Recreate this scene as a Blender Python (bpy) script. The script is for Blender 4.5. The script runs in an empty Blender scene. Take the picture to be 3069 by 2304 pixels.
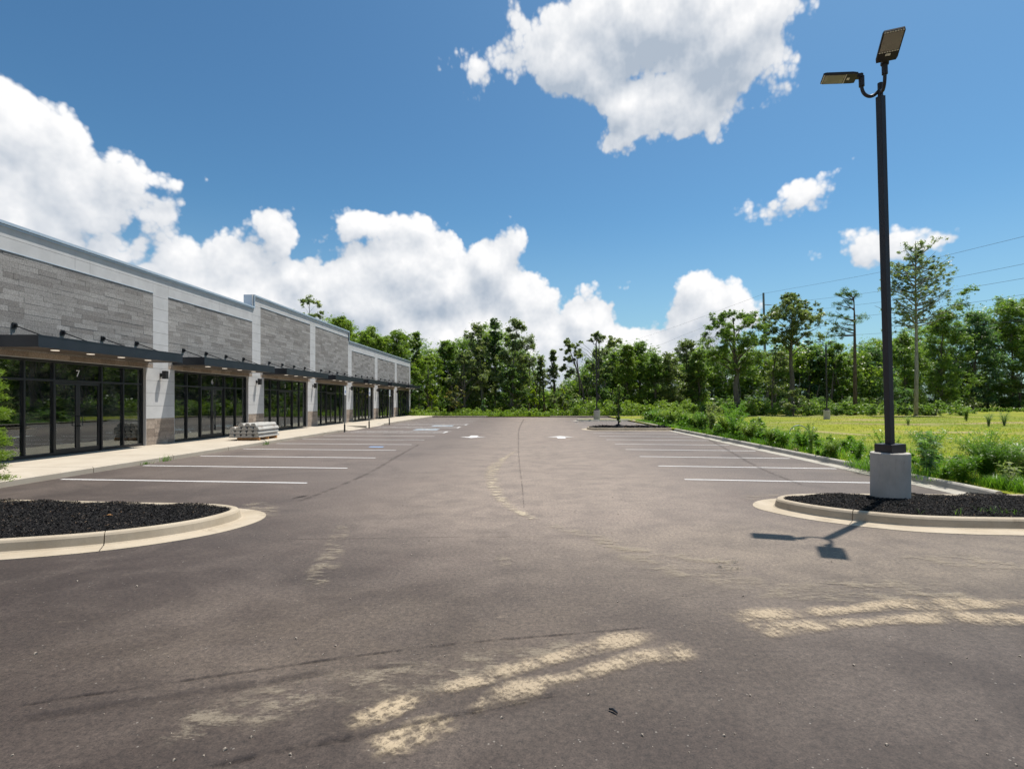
import bpy, math
import numpy as np
from mathutils import Vector, Matrix, Euler

SC = bpy.context.scene
COL = SC.collection
PI = math.pi

# ---------------------------------------------------------------- camera, sky, sun, exposure
F, CX, CY, H = 1625.0, 1590.0, 1202.0, 1.8      # measured lens: focal length, principal point, eye height
cam = bpy.data.cameras.new('camera')
cam.sensor_width = 36.0
cam.lens = F / 3069.0 * 36.0
cam.shift_x = -(CX - 1534.5) / 3069.0
cam.shift_y = (CY - 1152.0) / 3069.0
cam.clip_start, cam.clip_end = 0.05, 6000.0
camo = bpy.data.objects.new('camera', cam)
camo.location = (0, 0, H)
camo.rotation_euler = (PI / 2, 0, 0)
COL.objects.link(camo)
SC.camera = camo

SUN_DIR = Vector((1.95, 1.95, 7.0)).normalized()
SUN_EL = math.asin(SUN_DIR.z)
SUN_AZ = math.atan2(SUN_DIR.x, SUN_DIR.y)
sun = bpy.data.lights.new('sun', 'SUN')
sun.energy = 4.8
sun.angle = math.radians(0.55)
sun.color = (1.0, 0.95, 0.88)
suno = bpy.data.objects.new('sun', sun)
suno.rotation_euler = (-SUN_DIR).to_track_quat('-Z', 'Y').to_euler()
suno.location = (20, 20, 60)
COL.objects.link(suno)

vs = SC.view_settings
vs.view_transform = 'Standard'
vs.look = 'None'
vs.exposure = 0.36
vs.gamma = 1.0
vs.use_curve_mapping = False
SC.cycles.max_bounces = 8
SC.cycles.diffuse_bounces = 6
SC.cycles.transparent_max_bounces = 12
SC.cycles.transmission_bounces = 4
SC.cycles.caustics_reflective = False
SC.cycles.caustics_refractive = False
SC.cycles.sample_clamp_indirect = 6.0


# ---------------------------------------------------------------- node helper
class NT:
    def __init__(s, tree):
        s.t = tree
        s.n = tree.nodes
        s.l = tree.links

    def link(s, a, b):
        s.l.new(a, b)

    def put(s, sock, v):
        if v is None:
            return
        if isinstance(v, bpy.types.NodeSocket):
            s.l.new(v, sock)
        elif isinstance(v, (tuple, list)):
            v = tuple(v)
            if sock.type == 'RGBA' and len(v) == 3:
                v = v + (1.0,)
            sock.default_value = v
        else:
            sock.default_value = v

    def math(s, op, a, b=None, c=None, clamp=False):
        n = s.n.new('ShaderNodeMath')
        n.operation = op
        n.use_clamp = clamp
        s.put(n.inputs[0], a)
        s.put(n.inputs[1], b)
        s.put(n.inputs[2], c)
        return n.outputs[0]

    def vmath(s, op, a, b=None, c=None):
        n = s.n.new('ShaderNodeVectorMath')
        n.operation = op
        s.put(n.inputs[0], a)
        s.put(n.inputs[1], b)
        if c is not None:
            s.put(n.inputs[2], c)
        return n.outputs['Value'] if op in ('LENGTH', 'DISTANCE', 'DOT_PRODUCT') else n.outputs['Vector']

    def noise(s, vec, scale, detail=4.0, rough=0.55, dist=0.0, dim='3D', out='Fac', lac=2.0):
        n = s.n.new('ShaderNodeTexNoise')
        n.noise_dimensions = dim
        s.put(n.inputs['Vector'], vec)
        n.inputs['Scale'].default_value = scale
        n.inputs['Detail'].default_value = detail
        n.inputs['Roughness'].default_value = rough
        n.inputs['Lacunarity'].default_value = lac
        n.inputs['Distortion'].default_value = dist
        return n.outputs[out]

    def voronoi(s, vec, scale, feature='F1', out='Distance', rnd=1.0, dim='3D'):
        n = s.n.new('ShaderNodeTexVoronoi')
        n.feature = feature
        n.voronoi_dimensions = dim
        s.put(n.inputs['Vector'], vec)
        n.inputs['Scale'].default_value = scale
        n.inputs['Randomness'].default_value = rnd
        return n.outputs[out]

    def step(s, v, lo, hi):
        n = s.n.new('ShaderNodeMapRange')
        n.interpolation_type = 'SMOOTHSTEP'
        s.put(n.inputs['Value'], v)
        n.inputs['From Min'].default_value = lo
        n.inputs['From Max'].default_value = hi
        n.inputs['To Min'].default_value = 0.0
        n.inputs['To Max'].default_value = 1.0
        return n.outputs['Result']

    def remap(s, v, a, b, c, d):
        n = s.n.new('ShaderNodeMapRange')
        s.put(n.inputs['Value'], v)
        for k, x in zip(('From Min', 'From Max', 'To Min', 'To Max'), (a, b, c, d)):
            n.inputs[k].default_value = x
        return n.outputs['Result']

    def mix(s, fac, a, b, mode='MIX'):
        n = s.n.new('ShaderNodeMix')
        n.data_type = 'RGBA'
        n.blend_type = mode
        n.clamp_factor = True
        s.put(n.inputs['Factor'], fac)
        s.put(n.inputs['A'], a)
        s.put(n.inputs['B'], b)
        return n.outputs['Result']

    def ramp(s, fac, stops):
        n = s.n.new('ShaderNodeValToRGB')
        s.put(n.inputs['Fac'], fac)
        e = n.color_ramp.elements
        while len(e) > 1:
            e.remove(e[-1])
        e[0].position, e[0].color = stops[0][0], tuple(stops[0][1]) + (1,)
        for p, c in stops[1:]:
            x = e.new(p)
            x.color = tuple(c) + (1,)
        return n.outputs['Color']

    def sep(s, v):
        n = s.n.new('ShaderNodeSeparateXYZ')
        s.put(n.inputs[0], v)
        return n.outputs

    def comb(s, x, y, z=0.0):
        n = s.n.new('ShaderNodeCombineXYZ')
        s.put(n.inputs[0], x)
        s.put(n.inputs[1], y)
        s.put(n.inputs[2], z)
        return n.outputs[0]

    def node(s, kind, **kw):
        n = s.n.new(kind)
        for k, v in kw.items():
            s.put(n.inputs[k.replace('_', ' ')], v)
        return n

    def bump(s, height, strength=0.3, dist=0.01):
        n = s.n.new('ShaderNodeBump')
        s.put(n.inputs['Height'], height)
        n.inputs['Strength'].default_value = strength
        n.inputs['Distance'].default_value = dist
        return n.outputs['Normal']


# ---------------------------------------------------------------- sky: Nishita and cumulus
def pix_dir(x, y):
    az = math.atan((x - CX) / F)
    el = math.atan((CY - y) / F * math.cos(az))
    return az, el


CLOUDS = [  # measured centre and half sizes (photograph pixels): the cumulus bank, then the single clouds
    (-60, 440, 230, 170), (60, 680, 300, 230), (205, 540, 115, 125), (300, 650, 150, 130), (410, 720, 125, 115),
    (490, 860, 180, 160), (680, 900, 320, 165), (855, 745, 66, 95), (915, 840, 135, 110),
    (1180, 690, 145, 58), (1050, 930, 280, 160), (1210, 830, 150, 115), (1320, 765, 100, 70),
    (1465, 810, 130, 108), (1350, 890, 200, 160), (1590, 900, 140, 100), (1450, 1040, 520, 180), (1745, 935, 135, 105),
    (1890, 1060, 350, 105), (2085, 955, 92, 74), (2170, 990, 95, 60), (900, 1040, 480, 150),
    (1735, 170, 190, 115), (1930, 50, 330, 165), (2170, 100, 215, 160), (1875, 310, 160, 95), (2300, 20, 120, 90),
    (1860, 415, 95, 32), (2400, 572, 105, 62), (2325, 610, 90, 42), (2725, 718, 76, 32), (2800, 727, 72, 18),
    (1450, 185, 34, 11), (2010, 300, 140, 85), (410, 530, 38, 18),
]


def cloud_group():
    g = bpy.data.node_groups.new('cloud_depth', 'ShaderNodeTree')
    g.interface.new_socket('P', in_out='INPUT', socket_type='NodeSocketVector')
    g.interface.new_socket('D', in_out='OUTPUT', socket_type='NodeSocketFloat')
    t = NT(g)
    gi = g.nodes.new('NodeGroupInput')
    go = g.nodes.new('NodeGroupOutput')
    P = gi.outputs[0]
    wv = t.noise(P, 5.0, 2.0, 0.6, out='Color', dim='2D')
    Pw = t.vmath('MULTIPLY_ADD', wv, (0.07, 0.07, 0.0), P)
    Pw = t.vmath('SUBTRACT', Pw, (0.035, 0.035, 0.0))
    D = None
    for (x, y, rx, ry) in CLOUDS:
        az, el = pix_dir(x, y)
        k = math.cos(az)
        sx, sy = F / rx / (k * k) ** 1.0, F / ry / k
        v = t.vmath('SUBTRACT', Pw, (az, el, 0))
        v = t.vmath('MULTIPLY', v, (sx, sy, 0))
        ln = t.vmath('LENGTH', v)
        r = (min(rx, ry) / F) * k * 1.15
        d = t.math('MULTIPLY_ADD', ln, -r, r)
        D = d if D is None else t.math('SMOOTH_MAX', D, d, 0.012)
    # the rest of the sky, all round: the same sort of cumulus low over the horizon
    xyz = t.sep(P)
    far = t.step(t.math('ABSOLUTE', xyz[0]), 0.86, 1.15)
    low = t.math('MULTIPLY_ADD', xyz[1], -0.22, 0.0)
    gen = t.math('MULTIPLY_ADD', t.noise(P, 2.2, 2.0, 0.5, dim='2D'), 0.55, low)
    gen = t.math('SUBTRACT', gen, 0.25)
    gen = t.math('ADD', gen, t.math('MULTIPLY_ADD', far, 0.5, -0.5))
    D = t.math('MAXIMUM', D, gen)
    b = t.noise(P, 7.0, 6.0, 0.46, dim='2D')
    v1 = t.voronoi(t.vmath('MULTIPLY_ADD', wv, (0.05, 0.05, 0), P), 22.0, 'SMOOTH_F1', dim='2D')
    v2 = t.voronoi(t.vmath('MULTIPLY_ADD', wv, (0.03, 0.03, 0), P), 55.0, 'F1', dim='2D')
    v3 = t.voronoi(P, 130.0, 'F1', dim='2D')
    bil = t.math('MULTIPLY_ADD', v3, -0.20, t.math('MULTIPLY_ADD', v2, -0.45, t.math('MULTIPLY', v1, -1.0)))
    nz = t.math('MULTIPLY_ADD', t.math('SUBTRACT', b, 0.5), 0.15, t.math('MULTIPLY_ADD', bil, 0.034, 0.026))
    D = t.math('ADD', D, nz)
    g.links.new(D, go.inputs[0])
    return g


world = bpy.data.worlds.new('World')
SC.world = world
world.use_nodes = True
wt = NT(world.node_tree)
world.node_tree.nodes.clear()
sky = wt.n.new('ShaderNodeTexSky')
sky.sky_type = 'NISHITA'
sky.sun_disc = False
sky.sun_elevation = SUN_EL
sky.sun_rotation = SUN_AZ
sky.air_density = 1.0
sky.dust_density = 1.0
sky.ozone_density = 2.2
tc = wt.n.new('ShaderNodeTexCoord')
d3 = wt.sep(tc.outputs['Generated'])
AZ = wt.math('ARCTAN2', d3[0], d3[1])
EL = wt.math('ARCSINE', d3[2])
P2 = wt.comb(AZ, EL, 0.0)
grp = cloud_group()


def depth_at(p):
    n = wt.n.new('ShaderNodeGroup')
    n.node_tree = grp
    wt.l.new(p, n.inputs[0])
    return n.outputs[0]


D0 = depth_at(P2)
D1 = depth_at(wt.vmath('ADD', P2, (0.014, 0.036, 0.0)))
alpha = wt.step(D0, -0.003, 0.014)
slope = wt.math('SUBTRACT', D0, D1)                     # > 0 on flanks that face the sun
deep = wt.step(D0, 0.01, 0.11)
lit = wt.math('MULTIPLY_ADD', slope, 10.0, 0.50)
lit = wt.math('MULTIPLY_ADD', deep, -0.14, lit, clamp=True)
SKYK = 0.105
ccol = wt.mix(lit, (0.34, 0.395, 0.47), (0.78, 0.78, 0.785))
gam = wt.n.new('ShaderNodeGamma')
wt.l.new(sky.outputs[0], gam.inputs[0])
gam.inputs[1].default_value = 1.28
skyc = wt.mix(1.0, gam.outputs[0], (SKYK * 0.36, SKYK * 0.53, SKYK * 0.53), 'MULTIPLY')
skyc = wt.mix(wt.math('MULTIPLY', wt.step(EL, 0.34, 0.0), 0.42), skyc, (0.36, 0.48, 0.58))     # pale summer haze low down
final = wt.mix(alpha, skyc, ccol)
bg = wt.node('ShaderNodeBackground', Color=final, Strength=1.0)
bg0 = wt.node('ShaderNodeBackground', Color=skyc, Strength=1.0)
band = wt.math('MULTIPLY', wt.math('GREATER_THAN', EL, -0.01), wt.math('LESS_THAN', EL, 0.95))   # no cloud overhead or below the horizon
ws = wt.n.new('ShaderNodeMixShader')
wt.l.new(band, ws.inputs[0])
wt.l.new(bg0.outputs[0], ws.inputs[1])
wt.l.new(bg.outputs[0], ws.inputs[2])
wo = wt.n.new('ShaderNodeOutputWorld')
wt.l.new(ws.outputs[0], wo.inputs[0])
world.cycles.sampling_method = 'MANUAL'
world.cycles.sample_map_resolution = 512


# ---------------------------------------------------------------- geometry helpers
def gp(x, y, z=0.0):
    """photograph pixel -> point at height z"""
    Y = (H - z) * F / (y - CY)
    return ((x - CX) / F * Y, Y, z)


def at(x, y, Y):
    """photograph pixel at depth Y"""
    return ((x - CX) / F * Y, Y, H - (y - CY) / F * Y)


class MB:
    """collects faces for one mesh"""
    def __init__(s):
        s.v = []
        s.f = []
        s.uv = []

    def face(s, pts, uv=None):
        k = len(s.v)
        s.v += [tuple(p) for p in pts]
        s.f.append(tuple(range(k, k + len(pts))))
        s.uv += list(uv) if uv else [(0, 0)] * len(pts)

    def box(s, x0, x1, y0, y1, z0, z1):
        if x0 > x1: x0, x1 = x1, x0
        if y0 > y1: y0, y1 = y1, y0
        if z0 > z1: z0, z1 = z1, z0
        k = len(s.v)
        s.v += [(x0, y0, z0), (x1, y0, z0), (x1, y1, z0), (x0, y1, z0), (x0, y0, z1), (x1, y0, z1), (x1, y1, z1), (x0, y1, z1)]
        for q in ((0, 3, 2, 1), (4, 5, 6, 7), (0, 1, 5, 4), (1, 2, 6, 5), (2, 3, 7, 6), (3, 0, 4, 7)):
            s.f.append(tuple(k + i for i in q))
            s.uv += [(0, 0)] * 4
        return s

    def obox(s, c, ax, ay, az):
        """oriented box: centre and three half-axis vectors"""
        c, ax, ay, az = (np.array(q, float) for q in (c, ax, ay, az))
        k = len(s.v)
        for sz in (-1, 1):
            for sx, sy in ((-1, -1), (1, -1), (1, 1), (-1, 1)):
                s.v.append(tuple(c + sx * ax + sy * ay + sz * az))
        for q in ((0, 3, 2, 1), (4, 5, 6, 7), (0, 1, 5, 4), (1, 2, 6, 5), (2, 3, 7, 6), (3, 0, 4, 7)):
            s.f.append(tuple(k + i for i in q))
            s.uv += [(0, 0)] * 4
        return s

    def tube(s, pts, rad, n=8, cap=True):
        pts = [np.array(p, float) for p in pts]
        if not hasattr(rad, '__len__'):
            rad = [rad] * len(pts)
        rings = []
        up = np.array((0.13, 0.21, 0.97))
        a_prev = None
        for i, p in enumerate(pts):
            d = pts[min(i + 1, len(pts) - 1)] - pts[max(i - 1, 0)]
            d = d / (np.linalg.norm(d) + 1e-9)
            a = a_prev if a_prev is not None else (np.cross(d, up) if abs(d @ up) < 0.95 else np.cross(d, (1, 0, 0)))
            a = a - d * (a @ d)
            a = a / (np.linalg.norm(a) + 1e-9)
            a_prev = a
            b = np.cross(d, a)
            k = len(s.v)
            for j in range(n):
                t = 2 * PI * j / n
                s.v.append(tuple(p + rad[i] * (math.cos(t) * a + math.sin(t) * b)))
            rings.append(k)
        for i in range(len(pts) - 1):
            for j in range(n):
                q = (rings[i] + j, rings[i] + (j + 1) % n, rings[i + 1] + (j + 1) % n, rings[i + 1] + j)
                s.f.append(q)
                s.uv += [(0, 0)] * 4
        if cap:
            s.f.append(tuple(rings[0] + j for j in range(n))[::-1])
            s.uv += [(0, 0)] * n
            s.f.append(tuple(rings[-1] + j for j in range(n)))
            s.uv += [(0, 0)] * n
        return s

    def prism(s, poly, axis, a, b):
        """poly = 2-D outline in the two other axes, extruded from a to b along axis (0, 1, 2)"""
        def P(u, v, w):
            return ((w, u, v), (u, w, v), (u, v, w))[axis]
        n = len(poly)
        k = len(s.v)
        s.v += [P(u, v, a) for u, v in poly] + [P(u, v, b) for u, v in poly]
        for i in range(n):
            j = (i + 1) % n
            s.f.append((k + i, k + j, k + n + j, k + n + i))
            s.uv += [(0, 0)] * 4
        s.f.append(tuple(k + i for i in range(n))[::-1])
        s.uv += [(0, 0)] * n
        s.f.append(tuple(k + n + i for i in range(n)))
        s.uv += [(0, 0)] * n
        return s

    def lathe(s, prof, c=(0, 0), n=32):
        k = len(s.v)
        for r, z in prof:
            for j in range(n):
                t = 2 * PI * j / n
                s.v.append((c[0] + r * math.cos(t), c[1] + r * math.sin(t), z))
        for i in range(len(prof) - 1):
            for j in range(n):
                s.f.append((k + i * n + j, k + i * n + (j + 1) % n, k + (i + 1) * n + (j + 1) % n, k + (i + 1) * n + j))
                s.uv += [(0, 0)] * 4
        s.f.append(tuple(k + j for j in range(n))[::-1])
        s.uv += [(0, 0)] * n
        e = k + (len(prof) - 1) * n
        s.f.append(tuple(e + j for j in range(n)))
        s.uv += [(0, 0)] * n
        return s

    def mesh(s, name, mat, smooth=False, uv=False):
        m = bpy.data.meshes.new(name)
        m.from_pydata(s.v, [], s.f)
        if uv:
            L = m.uv_layers.new(name='UVMap')
            L.data.foreach_set('uv', np.array(s.uv, np.float32).ravel())
        m.materials.append(mat)
        if smooth:
            m.shade_smooth()
        m.update()
        return m

    def obj(s, name, mat, parent=None, smooth=False, uv=False, bevel=0.0, **props):
        o = link(name, s.mesh(name, mat, smooth, uv), parent, **props)
        if bevel:
            b = o.modifiers.new('bevel', 'BEVEL')
            b.width = bevel
            b.segments = 2
            b.limit_method = 'ANGLE'
            b.angle_limit = math.radians(40)
        return o


def link(name, data, parent=None, **props):
    o = bpy.data.objects.new(name, data)
    COL.objects.link(o)
    if parent is not None:
        o.parent = parent
    for k, v in props.items():
        if v is not None:
            o[k] = v
    return o


def thing(name, label, category, group=None, loc=(0, 0, 0), rz=0.0):
    o = link(name, None, None, label=label, category=category, group=group)
    o.location = loc
    o.rotation_euler = (0, 0, rz)
    o.empty_display_size = 0.3
    return o


def quads_mesh(name, V, mat):
    """V: (n, k, 3) array of n polygons with k corners"""
    n, k = V.shape[:2]
    m = bpy.data.meshes.new(name)
    m.vertices.add(n * k)
    m.vertices.foreach_set('co', np.ascontiguousarray(V, np.float32).ravel())
    m.loops.add(n * k)
    m.loops.foreach_set('vertex_index', np.arange(n * k, dtype=np.int32))
    m.polygons.add(n)
    m.polygons.foreach_set('loop_start', np.arange(0, n * k, k, dtype=np.int32))
    m.update(calc_edges=True)
    m.validate()
    m.materials.append(mat)
    return m


# ---------------------------------------------------------------- materials
def material(name):
    m = bpy.data.materials.new(name)
    m.use_nodes = True
    m.node_tree.nodes.clear()
    t = NT(m.node_tree)
    out = t.n.new('ShaderNodeOutputMaterial')
    return m, t, out


def principled(t, out, color, rough=0.6, metal=0.0, spec=0.5, normal=None, **kw):
    b = t.n.new('ShaderNodeBsdfPrincipled')
    t.put(b.inputs['Base Color'], color)
    t.put(b.inputs['Roughness'], rough)
    t.put(b.inputs['Metallic'], metal)
    t.put(b.inputs['Specular IOR Level'], spec)
    if normal is not None:
        t.link(normal, b.inputs['Normal'])
    for k, v in kw.items():
        t.put(b.inputs[k.replace('_', ' ')], v)
    if out is not None:
        t.link(b.outputs[0], out.inputs['Surface'])
    return b


def pos(t):
    return t.n.new('ShaderNodeNewGeometry').outputs['Position']


def island_random(t):
    return t.n.new('ShaderNodeNewGeometry').outputs['Random Per Island']


def object_random(t):
    return t.n.new('ShaderNodeObjectInfo').outputs['Random']


def m_asphalt():
    m, t, out = material('asphalt')
    p = pos(t)
    xyz = t.sep(p)
    big = t.noise(p, 0.16, 4, 0.6)
    mid = t.noise(t.vmath('MULTIPLY', p, (0.9, 1.0, 1)), 0.7, 5, 0.66, 0.4)
    g1 = t.noise(p, 26.0, 4, 0.8)
    g2 = t.noise(p, 90.0, 3, 0.8)
    # grazing sheen put into the colour with depth; fresh darker pour before the seam
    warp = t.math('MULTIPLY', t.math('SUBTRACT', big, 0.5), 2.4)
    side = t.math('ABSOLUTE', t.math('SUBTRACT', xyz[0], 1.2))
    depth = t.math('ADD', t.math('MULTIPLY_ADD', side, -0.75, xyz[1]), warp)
    wear_or_sheen = t.step(depth, 1.2, 10.5)
    c = t.mix(wear_or_sheen, (0.043, 0.0325, 0.0285), (0.124, 0.104, 0.094))
    seam = t.math('ADD', xyz[1], t.math('MULTIPLY', t.noise(p, 0.8, 3, 0.6), 0.25))
    c = t.mix(t.math('MULTIPLY', t.step(seam, 6.02, 5.92), 0.8), c, t.mix(1.0, c, (0.82, 0.81, 0.80), 'MULTIPLY'))
    c = t.mix(t.math('MULTIPLY', t.step(mid, 0.40, 0.70), 0.36), c, (0.165, 0.138, 0.122))
    c = t.mix(t.math('MULTIPLY', t.step(t.noise(p, 0.45, 4, 0.66, 0.6), 0.46, 0.70), 0.34), c, (0.034, 0.028, 0.026))
    # dust: down the driving lane, and tan where lorries drag it in by the lamp island
    st = t.noise(t.vmath('MULTIPLY', p, (0.9, 1.0, 1)), 1.7, 7, 0.74, 0.3)
    sm = t.math('MULTIPLY_ADD', t.step(st, 0.28, 0.72), 0.72, 0.28)
    lane = t.math('MULTIPLY', t.step(t.math('ABSOLUTE', t.math('SUBTRACT', t.math('ADD', xyz[0], t.math('MULTIPLY', warp, 0.5)), 0.6)), 5.2, 0.8), t.step(t.math('ADD', xyz[1], warp), 4.2, 9.5))
    c = t.mix(t.math('MULTIPLY', t.math('MULTIPLY', lane, sm), 0.95), c, (0.250, 0.210, 0.180))
    drive = t.vmath('LENGTH', t.vmath('MULTIPLY', t.vmath('SUBTRACT', p, (4.9, 6.3, 0)), (0.20, 0.50, 0)))
    dz = t.math('MULTIPLY', t.step(drive, 1.35, 0.2), sm)
    c = t.mix(t.math('MULTIPLY', dz, 0.60), c, (0.235, 0.198, 0.155))
    low = t.vmath('LENGTH', t.vmath('MULTIPLY', t.vmath('SUBTRACT', p, (-0.9, 4.1, 0)), (0.30, 0.75, 0)))
    dl = t.math('MULTIPLY', t.step(low, 1.3, 0.2), sm)
    c = t.mix(t.math('MULTIPLY', dl, 0.34), c, (0.165, 0.135, 0.105))
    sp = t.step(t.noise(t.vmath('MULTIPLY', p, (0.6, 1.5, 1)), 2.3, 6, 0.75, 0.2), 0.63, 0.73)
    c = t.mix(t.math('MULTIPLY', sp, 0.35), c, (0.26, 0.22, 0.17))
    red = t.step(t.noise(p, 0.33, 4, 0.65, 0.5), 0.52, 0.72)
    c = t.mix(t.math('MULTIPLY', red, 0.18), c, (0.095, 0.066, 0.057))
    gr = t.math('MULTIPLY_ADD', t.math('SUBTRACT', g1, 0.5), 2.2, t.math('MULTIPLY_ADD', t.math('SUBTRACT', g2, 0.5), 2.0, 0.5), clamp=True)
    c = t.mix(gr, t.mix(1.0, c, (0.46, 0.46, 0.46), 'MULTIPLY'), t.mix(1.0, c, (1.62, 1.58, 1.53), 'MULTIPLY'))
    c = t.mix(1.0, c, (1.03, 0.985, 0.93), 'MULTIPLY')
    peb = t.voronoi(p, 22.0, 'F1')
    pick = t.step(t.noise(p, 9.3, 1, 0.5), 0.56, 0.62)
    c = t.mix(t.math('MULTIPLY', t.step(peb, 0.16, 0.10), t.math('MULTIPLY', pick, 0.35)), c, (0.40, 0.36, 0.31))
    bmp = t.bump(t.math('ADD', t.math('MULTIPLY', g1, 0.7), t.math('MULTIPLY', g2, 0.5)), 0.5, 0.006)
    principled(t, out, c, 0.7, spec=0.35, normal=bmp)
    return m


def m_concrete(name, c0, c1, stain=(0.2, 0.17, 0.14), amt=0.35, vert=False):
    m, t, out = material(name)
    p = pos(t)
    a = t.noise(p, 1.3, 5, 0.65)
    b = t.noise(t.vmath('MULTIPLY', p, (6, 6, 1.2) if vert else (1, 1, 1)), 1.1 if vert else 3.1, 5, 0.7, 0.3)
    fine = t.noise(p, 60, 3, 0.7)
    c = t.mix(t.step(a, 0.3, 0.7), c0, c1)
    c = t.mix(t.math('MULTIPLY', t.step(b, 0.55, 0.8), amt), c, stain)
    c = t.mix(t.remap(fine, 0.3, 0.7, 0.0, 0.3), t.mix(1.0, c, (0.86, 0.86, 0.86), 'MULTIPLY'), t.mix(1.0, c, (1.12, 1.12, 1.12), 'MULTIPLY'))
    principled(t, out, c, 0.85, spec=0.3, normal=t.bump(fine, 0.25, 0.004))
    return m


def m_simple(name, color, rough=0.5, metal=0.0, spec=0.5, var=0.12, scale=6.0, bump=0.0):
    m, t, out = material(name)
    p = pos(t)
    n = t.noise(p, scale, 4, 0.6)
    c = t.mix(t.step(n, 0.3, 0.7), tuple(x * (1 - var) for x in color), tuple(x * (1 + var) for x in color))
    nm = t.bump(t.noise(p, scale * 8, 3, 0.6), bump, 0.004) if bump else None
    principled(t, out, c, t.remap(n, 0.3, 0.7, max(rough - 0.06, 0.02), rough + 0.06), metal, spec, nm)
    return m


def m_plank(name='stone_plank', tint=(1, 1, 1)):
    m, t, out = material(name)
    p = pos(t)
    r = t.math('FRACT', t.math('ADD', t.math('MULTIPLY', island_random(t), 7.31), object_random(t)))
    mott = t.noise(t.vmath('MULTIPLY', p, (1, 7.0, 4.0)), 5.5, 5, 0.78)
    big = t.noise(p, 1.9, 3, 0.6)
    c = t.ramp(r, [(0.0, (0.195, 0.183, 0.173)), (0.25, (0.232, 0.221, 0.210)), (0.55, (0.268, 0.257, 0.245)), (0.85, (0.302, 0.290, 0.277)), (1.0, (0.33, 0.318, 0.304))])
    c = t.mix(t.step(mott, 0.34, 0.68), t.mix(1.0, c, (0.76, 0.755, 0.75), 'MULTIPLY'), t.mix(1.0, c, (1.42, 1.40, 1.38), 'MULTIPLY'))
    c = t.mix(t.math('MULTIPLY', t.step(big, 0.45, 0.7), 0.12), c, (0.21, 0.175, 0.145))
    c = t.mix(1.0, c, tint, 'MULTIPLY')
    principled(t, out, c, 0.9, spec=0.2, normal=t.bump(mott, 0.6, 0.01))
    return m


def m_panel():
    m, t, out = material('cement_panel')
    p = pos(t)
    r = object_random(t)
    n = t.noise(p, 1.6, 5, 0.65)
    f = t.noise(p, 22, 4, 0.7)
    c = t.mix(t.step(n, 0.3, 0.7), (0.47, 0.465, 0.46), (0.56, 0.555, 0.55))
    c = t.mix(t.remap(f, 0.3, 0.7, 0.0, 0.25), c, (0.41, 0.405, 0.40))
    c = t.mix(t.math('MULTIPLY', r, 0.25), c, (0.60, 0.595, 0.585))
    principled(t, out, c, 0.85, spec=0.25, normal=t.bump(f, 0.12, 0.003))
    return m


def m_glass():
    m, t, out = material('window_glass')
    lw = t.n.new('ShaderNodeFresnel')
    lw.inputs['IOR'].default_value = 2.0
    wav = t.noise(pos(t), 0.9, 2, 0.5)
    nm = t.bump(wav, 0.03, 0.02)
    gl = t.n.new('ShaderNodeBsdfGlossy')
    gl.inputs['Color'].default_value = (0.90, 0.97, 0.95, 1)
    gl.inputs['Roughness'].default_value = 0.0
    t.link(nm, gl.inputs['Normal'])
    tr = t.n.new('ShaderNodeBsdfTransparent')
    tr.inputs['Color'].default_value = (0.60, 0.66, 0.64, 1)
    mx = t.n.new('ShaderNodeMixShader')
    t.link(t.math('MULTIPLY_ADD', lw.outputs[0], 1.1, 0.06, clamp=True), mx.inputs[0])
    t.link(tr.outputs[0], mx.inputs[1])
    t.link(gl.outputs[0], mx.inputs[2])
    df = t.n.new('ShaderNodeBsdfDiffuse')
    df.inputs['Color'].default_value = (0.5, 0.5, 0.48, 1)
    md = t.n.new('ShaderNodeMixShader')
    t.link(t.math('MULTIPLY', t.step(t.noise(pos(t), 1.7, 5, 0.7), 0.35, 0.75), 0.07), md.inputs[0])
    t.link(mx.outputs[0], md.inputs[1])
    t.link(df.outputs[0], md.inputs[2])
    t.link(md.outputs[0], out.inputs['Surface'])
    return m


def m_leaf(name, stops, trans=0.35, gloss=0.35, rough=0.38):
    m, t, out = material(name)
    r = island_random(t)
    p = pos(t)
    n = t.noise(p, 0.55, 3, 0.6)
    f = t.math('ADD', t.math('MULTIPLY', r, 0.62), t.math('MULTIPLY_ADD', n, 0.9, -0.26), clamp=True)
    c = t.ramp(f, stops)
    b = principled(t, None, c, rough, spec=gloss)
    tr = t.n.new('ShaderNodeBsdfTranslucent')
    t.link(t.mix(1.0, c, (1.25, 1.45, 0.55), 'MULTIPLY'), tr.inputs['Color'])
    mx = t.n.new('ShaderNodeMixShader')
    mx.inputs[0].default_value = trans
    t.link(b.outputs[0], mx.inputs[1])
    t.link(tr.outputs[0], mx.inputs[2])
    gap = t.n.new('ShaderNodeBsdfTransparent')
    mg = t.n.new('ShaderNodeMixShader')
    mg.inputs[0].default_value = 0.30
    t.link(mx.outputs[0], mg.inputs[1])
    t.link(gap.outputs[0], mg.inputs[2])
    t.link(mg.outputs[0], out.inputs['Surface'])
    return m


def m_bark(name, c0, c1):
    m, t, out = material(name)
    p = pos(t)
    n = t.noise(t.vmath('MULTIPLY', p, (5, 5, 0.9)), 2.0, 5, 0.7)
    principled(t, out, t.mix(t.step(n, 0.35, 0.65), c0, c1), 0.9, spec=0.2, normal=t.bump(n, 0.5, 0.03))
    return m


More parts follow.
